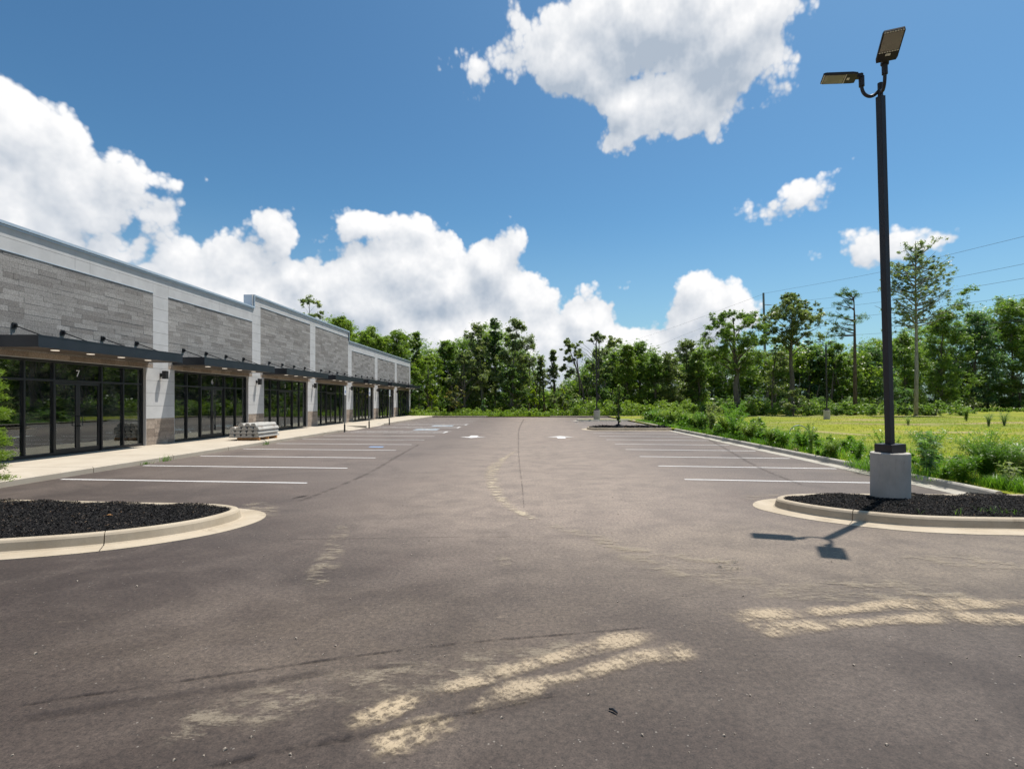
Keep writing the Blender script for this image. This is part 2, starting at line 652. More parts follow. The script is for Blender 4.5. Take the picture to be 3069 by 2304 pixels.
def m_field():
    m, t, out = material('field_grass')
    p = pos(t)
    a = t.noise(p, 0.11, 4, 0.6)
    b = t.noise(p, 0.6, 5, 0.65)
    f = t.noise(p, 9.0, 4, 0.7)
    c = t.mix(t.step(a, 0.35, 0.65), (0.270, 0.275, 0.026), (0.165, 0.205, 0.028))
    c = t.mix(t.math('MULTIPLY', t.step(b, 0.5, 0.75), 0.5), c, (0.30, 0.27, 0.055))
    dirt = t.step(t.noise(t.vmath('MULTIPLY', p, (0.35, 1.3, 1)), 0.23, 4, 0.62, 0.4), 0.545, 0.62)
    c = t.mix(t.math('MULTIPLY', dirt, 0.85), c, t.mix(t.step(f, 0.3, 0.7), (0.30, 0.20, 0.125), (0.42, 0.31, 0.21)))
    c = t.mix(t.remap(f, 0.3, 0.7, 0.0, 0.35), c, (0.10, 0.135, 0.020))
    principled(t, out, c, 0.95, spec=0.1, normal=t.bump(f, 0.6, 0.05))
    return m


def m_mulch():
    m, t, out = material('black_mulch')
    r = island_random(t)
    c = t.ramp(r, [(0.0, (0.003, 0.003, 0.003)), (0.70, (0.009, 0.008, 0.008)), (0.90, (0.032, 0.028, 0.026)), (0.98, (0.08, 0.07, 0.06)), (1.0, (0.18, 0.11, 0.06))])
    principled(t, out, c, 0.85, spec=0.2)
    return m


def m_paint(name, color, wear_or_sheen=0.45):
    m, t, out = material(name)
    p = pos(t)
    n = t.noise(p, 7.0, 6, 0.75)
    b = t.noise(p, 0.9, 3, 0.6)
    w = t.step(t.math('MULTIPLY_ADD', b, 0.35, t.math('MULTIPLY', n, 0.65)), 0.60 - 0.1 * wear_or_sheen, 0.74)
    c = t.mix(t.noise(p, 30, 3, 0.7), tuple(x * 0.88 for x in color), color)
    b_ = principled(t, None, c, 0.7, spec=0.3)
    tr = t.n.new('ShaderNodeBsdfTransparent')
    mx = t.n.new('ShaderNodeMixShader')
    t.link(t.math('MULTIPLY', w, wear_or_sheen), mx.inputs[0])
    t.link(b_.outputs[0], mx.inputs[1])
    t.link(tr.outputs[0], mx.inputs[2])
    t.link(mx.outputs[0], out.inputs['Surface'])
    return m


def m_smear(name, color, kind, strength=0.9, floor=0.2):
    """a smear on the asphalt; UV: u metres along, v 0..1 across"""
    m, t, out = material(name)
    uvn = t.n.new('ShaderNodeUVMap')
    uv = t.sep(uvn.outputs[0])
    p = pos(t)
    vv = t.math('ABSOLUTE', t.math('MULTIPLY_ADD', uv[1], 2.0, -1.0))
    en = t.n.new('ShaderNodeUVMap')
    en.uv_map = 'ends'
    ends = t.sep(en.outputs[0])[0]
    uvn.uv_map = 'UVMap'
    nz = t.noise(p, 3.6, 5, 0.66)
    n2 = t.noise(p, 34.0, 5, 0.8)
    body = t.math('MULTIPLY', t.math('SUBTRACT', 1.0, t.math('POWER', vv, 2.0)), t.step(ends, 0.0, 0.22))
    grain = t.remap(n2, 0.30, 0.70, 0.0, 1.0)
    den = t.math('MULTIPLY', body, t.math('MULTIPLY_ADD', t.step(nz, 0.34, 0.64), 1.0 - floor, floor))
    if kind == 'lugs':
        k = t.comb(t.math('MULTIPLY', uv[0], 12.0), t.math('MULTIPLY', uv[1], 4.0), 0)
        vo = t.voronoi(k, 1.0, 'F1', rnd=0.8, dim='2D')
        den = t.math('MULTIPLY', den, t.math('MULTIPLY_ADD', t.step(vo, 0.45, 0.20), -0.42, 1.0))
    elif kind == 'tread':
        w = t.math('SINE', t.math('MULTIPLY_ADD', uv[0], 2 * PI / 0.06, t.math('MULTIPLY', uv[1], 3.0)))
        den = t.math('MULTIPLY', den, t.math('MULTIPLY_ADD', t.step(w, -0.3, 1.0), -0.16, 1.0))
    elif kind == 'spots':
        den = t.math('MULTIPLY', den, t.step(t.noise(t.vmath('MULTIPLY', p, (0.7, 1.4, 1)), 4.5, 5, 0.72), 0.38, 0.60))
    a = t.math('MULTIPLY', den, t.math('MULTIPLY_ADD', t.step(grain, 0.15, 0.75), 0.55, 0.45))
    a = t.math('MULTIPLY', t.step(a, 0.04, 0.80), strength)
    c = t.mix(t.noise(p, 3.0, 4, 0.7), tuple(x * 0.82 for x in color), tuple(min(1, x * 1.12) for x in color))
    b_ = principled(t, None, c, 0.95, spec=0.1)
    tr = t.n.new('ShaderNodeBsdfTransparent')
    mx = t.n.new('ShaderNodeMixShader')
    t.link(a, mx.inputs[0])
    t.link(tr.outputs[0], mx.inputs[1])
    t.link(b_.outputs[0], mx.inputs[2])
    t.link(mx.outputs[0], out.inputs['Surface'])
    return m


def m_lamp(name, color, strength):
    m, t, out = material(name)
    principled(t, out, color, 0.4, Emission_Color=color, Emission_Strength=strength)
    return m


MAT = {}
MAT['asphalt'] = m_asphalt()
MAT['kerb'] = m_concrete('kerb_concrete', (0.41, 0.335, 0.24), (0.50, 0.42, 0.315), (0.19, 0.14, 0.095), 0.75)
MAT['kerb_grey'] = m_concrete('old_kerb_concrete', (0.36, 0.33, 0.28), (0.47, 0.435, 0.37), (0.2, 0.17, 0.13), 0.5)
MAT['walk'] = m_concrete('sidewalk_concrete', (0.46, 0.395, 0.31), (0.52, 0.455, 0.365), (0.37, 0.285, 0.20), 0.3)
MAT['base'] = m_concrete('pier_concrete', (0.42, 0.385, 0.335), (0.54, 0.50, 0.445), (0.22, 0.185, 0.15), 0.7, True)
MAT['stop'] = m_concrete('precast_concrete', (0.42, 0.40, 0.36), (0.52, 0.495, 0.455), (0.30, 0.27, 0.23), 0.4)
MAT['plank'] = m_plank()
MAT['plank_brown'] = m_plank('brown_stone_plank', (1.10, 0.95, 0.82))
MAT['panel'] = m_panel()
MAT['glass'] = m_glass()
MAT['wall'] = m_simple('wall_core', (0.07, 0.07, 0.07), 0.9)
MAT['inside'] = m_simple('interior_drywall', (0.20, 0.20, 0.19), 0.9)
MAT['slab'] = m_simple('interior_slab', (0.18, 0.175, 0.165), 0.8)
MAT['roof'] = m_simple('roof_membrane', (0.5, 0.5, 0.5), 0.9)
MAT['coping'] = m_simple('coping_metal', (0.46, 0.53, 0.60), 0.36, 0.2, var=0.05, scale=0.8)
MAT['canopy'] = m_simple('canopy_metal', (0.012, 0.016, 0.023), 0.40, 0.0, 0.6, var=0.1, scale=2)
MAT['soffit'] = m_simple('soffit_metal', (0.10, 0.08, 0.065), 0.6, var=0.1, scale=2)
MAT['frame'] = m_simple('black_aluminium', (0.014, 0.014, 0.016), 0.38, 0.0, 0.5, var=0.1)
MAT['black'] = m_simple('black_metal', (0.012, 0.012, 0.014), 0.45, var=0.1)
MAT['bronze'] = m_simple('bronze_pole', (0.028, 0.024, 0.025), 0.5, 0.0, 0.4, var=0.12, scale=3)
MAT['galv'] = m_simple('galvanised_steel', (0.28, 0.28, 0.27), 0.5, 0.5)
MAT['steel'] = m_simple('brushed_steel', (0.5, 0.5, 0.5), 0.3, 0.9)
MAT['lens'] = m_simple('lamp_lens', (0.30, 0.275, 0.235), 0.25, var=0.08)
MAT['slot'] = m_simple('lamp_slot', (0.80, 0.78, 0.70), 0.4, var=0.03)
MAT['down'] = m_lamp('downlight_lens', (1.0, 0.90, 0.76), 0.65)
MAT['white'] = m_simple('white_sheet', (0.78, 0.78, 0.78), 0.5, var=0.03)
MAT['blue'] = m_simple('sign_blue', (0.01, 0.06, 0.28), 0.5, var=0.05)
MAT['green'] = m_simple('sign_green', (0.01, 0.20, 0.09), 0.5, var=0.05)
MAT['mulch'] = m_mulch()
MAT['mulch_bed'] = m_simple('mulch_bed', (0.012, 0.010, 0.010), 0.95, var=0.5, scale=20, bump=0.8)
MAT['paint'] = m_paint('white_paint', (0.66, 0.64, 0.62), 0.6)
MAT['paint_blue'] = m_paint('blue_paint', (0.22, 0.36, 0.60), 0.6)
MAT['paint_pale'] = m_paint('pale_blue_paint', (0.36, 0.42, 0.46), 1.0)
MAT['wood'] = m_simple('pallet_wood', (0.42, 0.21, 0.075), 0.8, var=0.35, scale=9, bump=0.3)
MAT['oldwood'] = m_simple('weathered_wood', (0.30, 0.25, 0.20), 0.9, var=0.3, scale=9, bump=0.3)
MAT['field'] = m_field()
MAT['earth'] = m_simple('far_earth', (0.09, 0.10, 0.035), 0.95, var=0.3, scale=0.1)
MAT['sandpath'] = m_simple('pale_sand_path', (0.50, 0.44, 0.36), 0.95, var=0.15, scale=0.6)
MAT['sand_lug'] = m_smear('sand_lugs', (0.51, 0.405, 0.275), 'lugs', 0.78, 0.45)
MAT['sand_tread'] = m_smear('sand_tread', (0.50, 0.40, 0.28), 'tread', 0.72, 0.32)
MAT['sand_thin'] = m_smear('sand_thin', (0.40, 0.335, 0.25), 'spots', 0.42, 0.4)
MAT['sand_spot'] = m_smear('sand_spots', (0.50, 0.42, 0.31), 'spots', 0.85, 0.5)
MAT['rubber'] = m_smear('tyre_rubber', (0.028, 0.024, 0.024), 'plain', 0.6, 0.2)
MAT['rubber_thin'] = m_smear('tyre_scuff', (0.045, 0.038, 0.038), 'plain', 0.32, 0.2)
MAT['soil'] = m_smear('bare_soil', (0.40, 0.27, 0.18), 'plain', 0.9, 0.5)
MAT['straw'] = m_smear('dry_straw', (0.46, 0.38, 0.20), 'plain', 0.7, 0.4)
MAT['pipe'] = m_simple('blue_pipe', (0.10, 0.19, 0.30), 0.45)
MAT['wire'] = m_simple('power_wire', (0.02, 0.025, 0.03), 0.6)
MAT['upole'] = m_simple('utility_pole_steel', (0.16, 0.19, 0.21), 0.6, 0.2)
MAT['bark'] = m_bark('grey_bark', (0.085, 0.070, 0.058), (0.16, 0.14, 0.12))
MAT['bark_pale'] = m_bark('pale_bark', (0.20, 0.185, 0.165), (0.36, 0.34, 0.31))
MAT['bark_pine'] = m_bark('pine_bark', (0.075, 0.055, 0.048), (0.16, 0.12, 0.10))
G = {
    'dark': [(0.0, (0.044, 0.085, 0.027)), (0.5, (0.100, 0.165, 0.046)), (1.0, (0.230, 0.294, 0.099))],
    'mid': [(0.0, (0.072, 0.129, 0.027)), (0.5, (0.160, 0.245, 0.053)), (1.0, (0.330, 0.388, 0.112))],
    'bright': [(0.0, (0.101, 0.165, 0.023)), (0.5, (0.203, 0.285, 0.046)), (1.0, (0.347, 0.393, 0.085))],
    'lime': [(0.0, (0.13, 0.19, 0.014)), (0.5, (0.24, 0.31, 0.020)), (1.0, (0.38, 0.41, 0.045))],
    'olive': [(0.0, (0.075, 0.114, 0.039)), (0.5, (0.176, 0.223, 0.088)), (1.0, (0.410, 0.395, 0.246))],
    'blue': [(0.0, (0.044, 0.101, 0.049)), (0.5, (0.112, 0.199, 0.095)), (1.0, (0.270, 0.346, 0.179))],
    'grass': [(0.0, (0.13, 0.165, 0.016)), (0.5, (0.235, 0.26, 0.028)), (1.0, (0.36, 0.34, 0.06))],
    'weed': [(0.0, (0.057, 0.137, 0.013)), (0.5, (0.117, 0.234, 0.021)), (1.0, (0.221, 0.338, 0.046))],
    'myrtle': [(0.0, (0.09, 0.13, 0.03)), (0.45, (0.14, 0.17, 0.04)), (0.75, (0.32, 0.22, 0.07)), (1.0, (0.42, 0.20, 0.09))],
}
for k, v in G.items():
    MAT['leaf_' + k] = m_leaf('leaf_' + k, v, 0.50, 0.45)


# ---------------------------------------------------------------- ground, field, asphalt
g = MB()
g.face([(-2500, -600, -0.06), (2500, -600, -0.06), (2500, 4000, -0.06), (-2500, 4000, -0.06)])
g.obj('ground', MAT['earth'], kind='structure')

g = MB()
for (x0, x1, y0, y1) in ((8.72, 260, 9.62, 61.1), (-160, 260, 61.1, 320)):
    nx, ny = max(2, int((x1 - x0) / 6)), max(2, int((y1 - y0) / 6))
    for i in range(nx):
        for j in range(ny):
            xs = [x0 + (x1 - x0) * q / nx for q in (i, i + 1)]
            ys = [y0 + (y1 - y0) * q / ny for q in (j, j + 1)]
            g.face([(xs[0], ys[0], 0.115), (xs[1], ys[0], 0.115), (xs[1], ys[1], 0.115), (xs[0], ys[1], 0.115)])
g.obj('field', MAT['field'], kind='structure')

g = MB()
g.face([(-60, -25, 0), (60, -25, 0), (60, 7.3, 0), (-60, 7.3, 0)])
g.face([(-60, 7.3, 0), (9.2, 7.3, 0), (9.2, 61.05, 0), (-60, 61.05, 0)])
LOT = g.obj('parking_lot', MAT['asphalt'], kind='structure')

g = MB()
pts = [(62, 94), (80, 92.5), (120, 92), (120, 97), (84, 97), (64, 95.5)]
g.face([(x, y, 0.13) for x, y in pts])
g.obj('sand_path', MAT['sandpath'], kind='structure')


def strip(path, z, width):
    """flat ribbon along a ground path; width may be a list"""
    P = np.array([(p[0], p[1]) for p in path], float)
    n = len(P)
    W = width if hasattr(width, '__len__') else [width] * n
    m = MB()
    T = np.gradient(P, axis=0)
    T /= np.linalg.norm(T, axis=1)[:, None] + 1e-9
    N = np.stack([-T[:, 1], T[:, 0]], 1)
    u = np.concatenate([[0], np.cumsum(np.linalg.norm(np.diff(P, axis=0), axis=1))])
    for i in range(n - 1):
        a, b = P[i] + N[i] * W[i] / 2, P[i] - N[i] * W[i] / 2
        c, d = P[i + 1] - N[i + 1] * W[i + 1] / 2, P[i + 1] + N[i + 1] * W[i + 1] / 2
        m.face([(*b, z), (*c, z), (*d, z), (*a, z)], [(u[i], 0), (u[i + 1], 0), (u[i + 1], 1), (u[i], 1)])
    return m


def smooth(path, k=8):
    """Catmull-Rom through the points"""
    P = [np.array(p, float) for p in path]
    P = [2 * P[0] - P[1]] + P + [2 * P[-1] - P[-2]]
    out = []
    for i in range(1, len(P) - 2):
        for j in range(k):
            t = j / k
            out.append(0.5 * ((2 * P[i]) + (-P[i - 1] + P[i + 1]) * t + (2 * P[i - 1] - 5 * P[i] + 4 * P[i + 1] - P[i + 2]) * t * t
                              + (-P[i - 1] + 3 * P[i] - 3 * P[i + 1] + P[i + 2]) * t ** 3))
    out.append(P[-2])
    return out


# ---------------------------------------------------------------- painted markings: every line is a thing of its own on the asphalt
left_y = [12.22 + 2.64 * i for i in range(7)] + [43.9 + 2.64 * i for i in range(6)]
right_y = [12.3 + 2.58 * i for i in range(8)] + [37.4 + 2.6 * i for i in range(5)]
for ys_, (x0, x1, a, b) in ((left_y, (-10.82, -4.92, 0.29, -0.29)), (right_y, (3.55, 8.15, 0.18, -0.42))):
    for y in ys_:
        m = MB()
        w = 0.052
        m.face([(x0, y + a - w, 0.004), (x1, y + b - w, 0.004), (x1, y + b + w, 0.004), (x0, y + a + w, 0.004)])
        m.obj('parking_line', MAT['paint'], LOT)

# accessible bays: hatched aisles and a pale blue symbol box each
for i, (y0, y1) in enumerate(((30.9, 32.5), (36.6, 38.2), (41.0, 42.5))):
    m = MB()
    for yy in (y0, y1):
        m.face([(-10.7, yy + 0.26 - 0.05, 0.004), (-4.9, yy - 0.26 - 0.05, 0.004), (-4.9, yy - 0.26 + 0.05, 0.004), (-10.7, yy + 0.26 + 0.05, 0.004)])
    for k in range(6):
        xa = -10.4 + k * 0.95
        m.face([(xa, y0 + 0.25, 0.0045), (xa + 0.1, y0 + 0.25, 0.0045), (xa + 0.95, y1 - 0.1, 0.0045), (xa + 0.85, y1 - 0.1, 0.0045)])
    m.face([(-4.98, y0 - 0.22, 0.005), (-4.86, y0 - 0.22, 0.005), (-4.86, y1 - 0.24, 0.005), (-4.98, y1 - 0.24, 0.005)])
    m.obj('hatched_aisle', MAT['paint'], LOT)
for i, (yc, xc) in enumerate(((34.4, -6.6), (39.6, -6.4))):
    t_ = MB().box(xc - 0.75, xc + 0.75, yc - 0.65, yc + 0.65, 0.0035, 0.0045).obj('accessible_box', MAT['paint_pale'], LOT)
    s_ = MB()
    ring = [(0.28 * math.cos(a), -0.15 + 0.28 * math.sin(a)) for a in np.linspace(PI * 0.75, PI * 2.1, 12)]
    for a, b in zip(ring[:-1], ring[1:]):
        s_.face([(a[0], a[1], 0.007), (b[0], b[1], 0.007), (b[0] * 0.7, (b[1] + 0.15) * 0.7 - 0.15, 0.007), (a[0] * 0.7, (a[1] + 0.15) * 0.7 - 0.15, 0.007)])
    s_.face([(-0.06, -0.1, 0.007), (0.06, -0.1, 0.007), (0.06, 0.35, 0.007), (-0.06, 0.35, 0.007)])
    s_.face([(0.0, -0.1, 0.0075), (0.36, -0.1, 0.0075), (0.36, 0.0, 0.0075), (0.0, 0.0, 0.0075)])
    s_.face([(0.085 * math.cos(a), 0.47 + 0.085 * math.sin(a), 0.007) for a in np.linspace(0, 2 * PI, 14)[:-1]])
    s_.obj('wheelchair_symbol', MAT['paint'], t_).location = (xc, yc, 0)


def arrow(cx, cy, sgn, label):
    m = MB()
    L = 0.85
    pts = [(-0.20, -L), (0.20, -L), (0.20, 0.1), (0.66, 0.1), (0, L), (-0.66, 0.1), (-0.20, 0.1)]
    P = [(cx + x, cy + sgn * y) for x, y in pts]
    m.face([(P[0][0], P[0][1], 0.004), (P[1][0], P[1][1], 0.004), (P[2][0], P[2][1], 0.004), (P[6][0], P[6][1], 0.004)][::int(sgn)])
    m.face([(P[3][0], P[3][1], 0.004), (P[4][0], P[4][1], 0.004), (P[5][0], P[5][1], 0.004)][::int(sgn)])
    m.obj('arrow_marking', MAT['paint'], LOT, label=label)


ax, ay, _ = gp(1418, 1308.5)
arrow(ax, ay, -1, 'white painted arrow pointing towards us in the lane nearer the building')
ax, ay, _ = gp(1681, 1310)
arrow(ax, ay, 1, 'white painted arrow pointing away in the lane nearer the field')
m = MB()
c = gp(1128, 1339)
m.face([(c[0] - 0.28, c[1] - 0.13, 0.004), (c[0] + 0.28, c[1] - 0.19, 0.004), (c[0] + 0.28, c[1] + 0.15, 0.004), (c[0] - 0.28, c[1] + 0.2, 0.004)])
m.obj('paint_patch', MAT['paint_blue'], LOT)


# ---------------------------------------------------------------- sand, rubber and seams on the asphalt
def smear(name, mat, px, widths, z, label, step=6):
    widths = [w * (1.3 if name == 'sand' else 1.3) for w in widths]
    pts = smooth([gp(x, y)[:2] for x, y in px], step)
    W = np.interp(np.linspace(0, 1, len(pts)), np.linspace(0, 1, len(widths)), widths)
    if name == 'tyre_mark':
        o = strip(pts, z, list(W)).obj(name, MAT[mat], LOT, uv=True, label=label)
    else:
        o = strip(pts, z, list(W)).obj(name, MAT[mat], uv=True, kind='stuff', label=label)
    uv = np.empty(len(o.data.loops) * 2, np.float32)
    o.data.uv_layers['UVMap'].data.foreach_get('uv', uv)
    u = uv[0::2]
    e = np.minimum(u, u.max() - u)
    o.data.uv_layers.new(name='ends').data.foreach_set('uv', np.stack([e, e], 1).ravel().astype(np.float32))
    return o


def c5(L):
    return [(900 + x / 1.7015, 1600 + y / 1.7015) for x, y in L]


def c7(L):
    return [(2000 + x / 2.069, 1600 + y / 2.069) for x, y in L]


def c6(L):
    return [(x / 2.212, 1650 + y / 2.212) for x, y in L]


def v(L):
    return [(x * 1.3874, y * 1.3874) for x, y in L]


smear('sand', 'sand_lug', c5([(170, 1015), (290, 972), (430, 910), (560, 850), (690, 802)]), [0.15, 0.20, 0.20, 0.19, 0.17], 0.010, 'sandy tyre print with lug holes, the upper of two in front')
smear('sand', 'sand_tread', c5([(620, 830), (830, 768), (960, 735), (1100, 685), (1230, 655), (1340, 628), (1480, 585), (1620, 548), (1740, 530), (1880, 508)]), [0.13, 0.15, 0.17, 0.19, 0.16, 0.15, 0.22, 0.26, 0.24, 0.14], 0.011, 'sandy tyre print curving up the middle')
smear('sand', 'sand_lug', c5([(300, 1185), (420, 1105), (500, 1062), (640, 1002), (760, 962), (850, 925)]), [0.18, 0.25, 0.26, 0.25, 0.23, 0.15], 0.012, 'sandy tyre print with lug holes, the lowest in front')
smear('sand', 'sand_tread', c5([(820, 945), (930, 880), (1040, 830), (1140, 795), (1250, 765), (1390, 735), (1560, 682), (1700, 645), (1830, 617), (1960, 598), (2060, 585)]), [0.12, 0.12, 0.24, 0.28, 0.18, 0.15, 0.19, 0.21, 0.26, 0.30, 0.14], 0.0125, 'sandy tyre print curving below the middle one')
smear('sand', 'sand_tread', c7([(330, 530), (430, 518), (600, 502), (850, 490), (1000, 478), (1160, 468), (1400, 445), (1700, 438), (1950, 434), (2150, 430), (2500, 425)]), [0.15, 0.26, 0.28, 0.20, 0.22, 0.16, 0.24, 0.30, 0.25, 0.18, 0.1], 0.010, 'sandy tyre print sweeping out of the lot under the lamp shadow')
smear('sand', 'sand_tread', c7([(480, 620), (560, 607), (700, 592), (900, 570), (1100, 560), (1300, 545), (1500, 532), (1800, 525), (2040, 528), (2212, 530), (2500, 540)]), [0.14, 0.26, 0.28, 0.24, 0.18, 0.15, 0.22, 0.28, 0.28, 0.22, 0.1], 0.0115, 'long sandy tyre print running out of the lot, the lower one')
smear('sand', 'sand_thin', c7([(240, 190), (330, 185), (420, 200), (520, 195)]), [0.2, 0.5, 0.5, 0.2], 0.008, 'thin sand in front of the lamp shadow')
smear('sand', 'sand_thin', c7([(1400, 150), (1700, 165), (2000, 180), (2212, 190), (2500, 200)]), [0.2, 0.5, 0.7, 0.6, 0.3], 0.008, 'thin sand near the lamp island')
smear('sand', 'sand_thin', c7([(900, 310), (1100, 315), (1300, 330), (1600, 345), (1900, 360)]), [0.2, 0.5, 0.5, 0.6, 0.3], 0.009, 'thin sand band across the drive')
smear('sand', 'sand_spot', v([(1113, 975), (1085, 992), (1066, 1012), (1062, 1035), (1072, 1062), (1090, 1085), (1125, 1108), (1170, 1128)]), [0.1, 0.3, 0.4, 0.32, 0.28, 0.22, 0.2, 0.12], 0.009, 'curving trail of sand down the middle of the lane')
smear('sand', 'sand_thin', v([(1170, 1128), (1230, 1146), (1300, 1165), (1370, 1188), (1450, 1200), (1540, 1212), (1640, 1225)]), [0.2, 0.3, 0.3, 0.3, 0.3, 0.3, 0.2], 0.009, 'thin sand trail curving to the drive')
smear('sand', 'sand_thin', v([(742, 1130), (733, 1155), (715, 1200), (695, 1240), (668, 1275)]), [0.15, 0.24, 0.3, 0.34, 0.2], 0.009, 'pale sand smear near the mulch island')
smear('sand', 'sand_thin', v([(1080, 1195), (1088, 1212), (1096, 1230)]), [0.10, 0.2, 0.12], 0.009, 'small pale sand smear in mid lane')
smear('sand', 'sand_spot', c7([(1960, 1235), (2050, 1290), (2110, 1330)]), [0.01, 0.06, 0.03], 0.009, 'small streak of sand low in the corner')
smear('sand', 'sand_thin', v([(540, 1085), (560, 1093), (580, 1104), (585, 1120)]), [0.25, 0.5, 0.4, 0.2], 0.009, 'dust at the nose of the mulch island')
smear('sand', 'sand_thin', v([(1605, 1082), (1640, 1072), (1690, 1068)]), [0.2, 0.4, 0.3], 0.009, 'dust at the nose of the lamp island')
smear('sand', 'sand_thin', c5([(0, 780), (300, 760), (700, 720), (1100, 640), (1500, 560)]), [0.3, 0.5, 0.5, 0.4, 0.3], 0.006, 'faint dust between the tyre marks')
smear('sand', 'sand_thin', c6([(900, 1260), (1300, 1160), (1800, 1020), (2212, 900)]), [0.2, 0.4, 0.5, 0.4], 0.006, 'faint dust low in the lot')
smear('sand', 'sand_thin', v([(1290, 1165), (1400, 1215), (1540, 1250), (1700, 1275), (1900, 1290), (2150, 1300)]), [0.2, 0.5, 0.6, 0.6, 0.6, 0.4], 0.0075, 'dusty streaks sweeping towards the drive')
smear('tyre_mark', 'rubber', c6([(0, 1050), (500, 968), (900, 912), (1300, 850), (1700, 793), (2212, 718), (2700, 655), (3200, 600), (3700, 560), (4400, 500)]), [0.035, 0.03, 0.03, 0.03, 0.03, 0.02], 0.007, 'thin dark tyre line across the lot')
smear('tyre_mark', 'rubber_thin', c6([(0, 1130), (400, 1075), (900, 1000), (1300, 945), (1900, 850), (2212, 800), (2900, 740)]), [0.10, 0.11, 0.12, 0.12, 0.10, 0.05], 0.0065, 'wide dark tyre mark across the lot')
smear('tyre_mark', 'rubber', c6([(1250, 1447), (1500, 1408), (1800, 1340), (2212, 1258)]) + c5([(250, 1040), (450, 1002), (650, 962), (800, 925), (1000, 882), (1250, 832), (1420, 790)]), [0.04, 0.05, 0.055, 0.05, 0.04, 0.03], 0.0145, 'dark tyre mark below the sandy prints')
smear('tyre_mark', 'rubber_thin', v([(1132, 905), (1122, 925), (1120, 960), (1122, 1000), (1128, 1050), (1132, 1100)]), [0.16, 0.11, 0.06, 0.04, 0.03, 0.02], 0.0062, 'dark paving seam down the lane')
smear('tyre_mark', 'rubber_thin', v([(600, 1165), (800, 1163), (1000, 1160), (1200, 1160)]), [0.03, 0.04, 0.04, 0.02], 0.0062, 'paving seam across the lane')
smear('tyre_mark', 'rubber_thin', v([(905, 960), (860, 985), (800, 1020), (720, 1055), (640, 1085)]), [0.12, 0.14, 0.12, 0.12, 0.10], 0.0064, 'long dark scuff beside the parking bays')
smear('tyre_mark', 'rubber_thin', v([(1470, 905), (1500, 930), (1560, 965), (1640, 1010), (1740, 1050)]), [0.20, 0.16, 0.14, 0.12, 0.10], 0.0064, 'faint dark scuff across the field side bays')
smear('tyre_mark', 'rubber', v([(622, 1080), (650, 1073), (672, 1068)]), [0.05, 0.14, 0.05], 0.0066, 'short dark oil scuff beside the bays')

rng = np.random.default_rng(5)
V = []
for k in range(420):
    Y = 2.6 + 12 * rng.random() ** 1.6
    X = (rng.random() * 2 - 1) * Y * 0.98
    if X < -4 and Y > 5.6 or X > 3.7 and Y > 6.6:
        continue
    r = 0.004 + 0.010 * rng.random() ** 3
    ph = rng.random() * 6
    top = [(X + r * math.cos(ph + a) * 0.7, Y + r * math.sin(ph + a) * 0.7, r * 0.9) for a in (0, 2.1, 4.2)]
    bot = [(X + r * math.cos(ph + a + .5), Y + r * math.sin(ph + a + .5), 0.0) for a in (0, 2.1, 4.2)]
    V += [top]
    for i in range(3):
        j = (i + 1) % 3
        V += [[bot[i], bot[j], top[j]], [bot[i], top[j], top[i]]]
link('pebbles', quads_mesh('pebbles', np.array(V), MAT['oldwood']), kind='stuff', label='small pebbles scattered over the asphalt')
twig = MB()
a = gp(900 + 1575 / 1.7015, 1600 + 900 / 1.7015)
twig.tube([(a[0], a[1], 0.012), (a[0] + 0.02, a[1] - 0.012, 0.016), (a[0] + 0.042, a[1] - 0.04, 0.01)], [0.006, 0.008, 0.005], 6)
twig.obj('twig', MAT['black'], label='short black stick lying on the asphalt low in the picture', category='stick')

# ---------------------------------------------------------------- sidewalk along the shops
SWX0, SWX1 = -14.42, -11.0
walk = link('sidewalk', None, None, kind='structure')


def edge_z(y):
    """height of the sidewalk's outer edge: it dips to the asphalt at the kerb ramp"""
    return float(np.interp(y, [31.8, 33.4, 39.4, 41.0], [0.15, 0.012, 0.012, 0.15]))


y = -1.6
SL = 3.05
while y < 66.5:
    y1 = min(y + SL, 66.9)
    m = MB()
    ys = np.linspace(y + 0.010, y1 - 0.010, 5)
    prof = []
    for yy in ys:
        e = edge_z(yy)
        prof.append([(SWX0, yy, -0.02), (SWX0, yy, 0.15), (-12.35, yy, 0.15), (-11.03, yy, e), (SWX1, yy, max(e - 0.03, 0.004)), (SWX1, yy, -0.02)])
    for a, b in zip(prof[:-1], prof[1:]):
        for k in range(5):
            m.face([a[k], b[k], b[k + 1], a[k + 1]][::-1])
    m.face(prof[0])
    m.face(prof[-1][::-1])
    m.obj('slab', MAT['walk'], walk)
    y = y1
MB().box(-12.3, -11.0, 36.25, 36.40, 0.0, 0.155).obj('ramp_edge', MAT['kerb_grey'], walk)

# ---------------------------------------------------------------- kerbs
KPROF = [(-0.34, -0.03), (-0.34, 0.006), (-0.02, 0.004), (0.005, 0.02), (0.03, 0.115), (0.05, 0.14), (0.085, 0.152), (0.135, 0.150), (0.16, 0.132), (0.165, 0.02)]


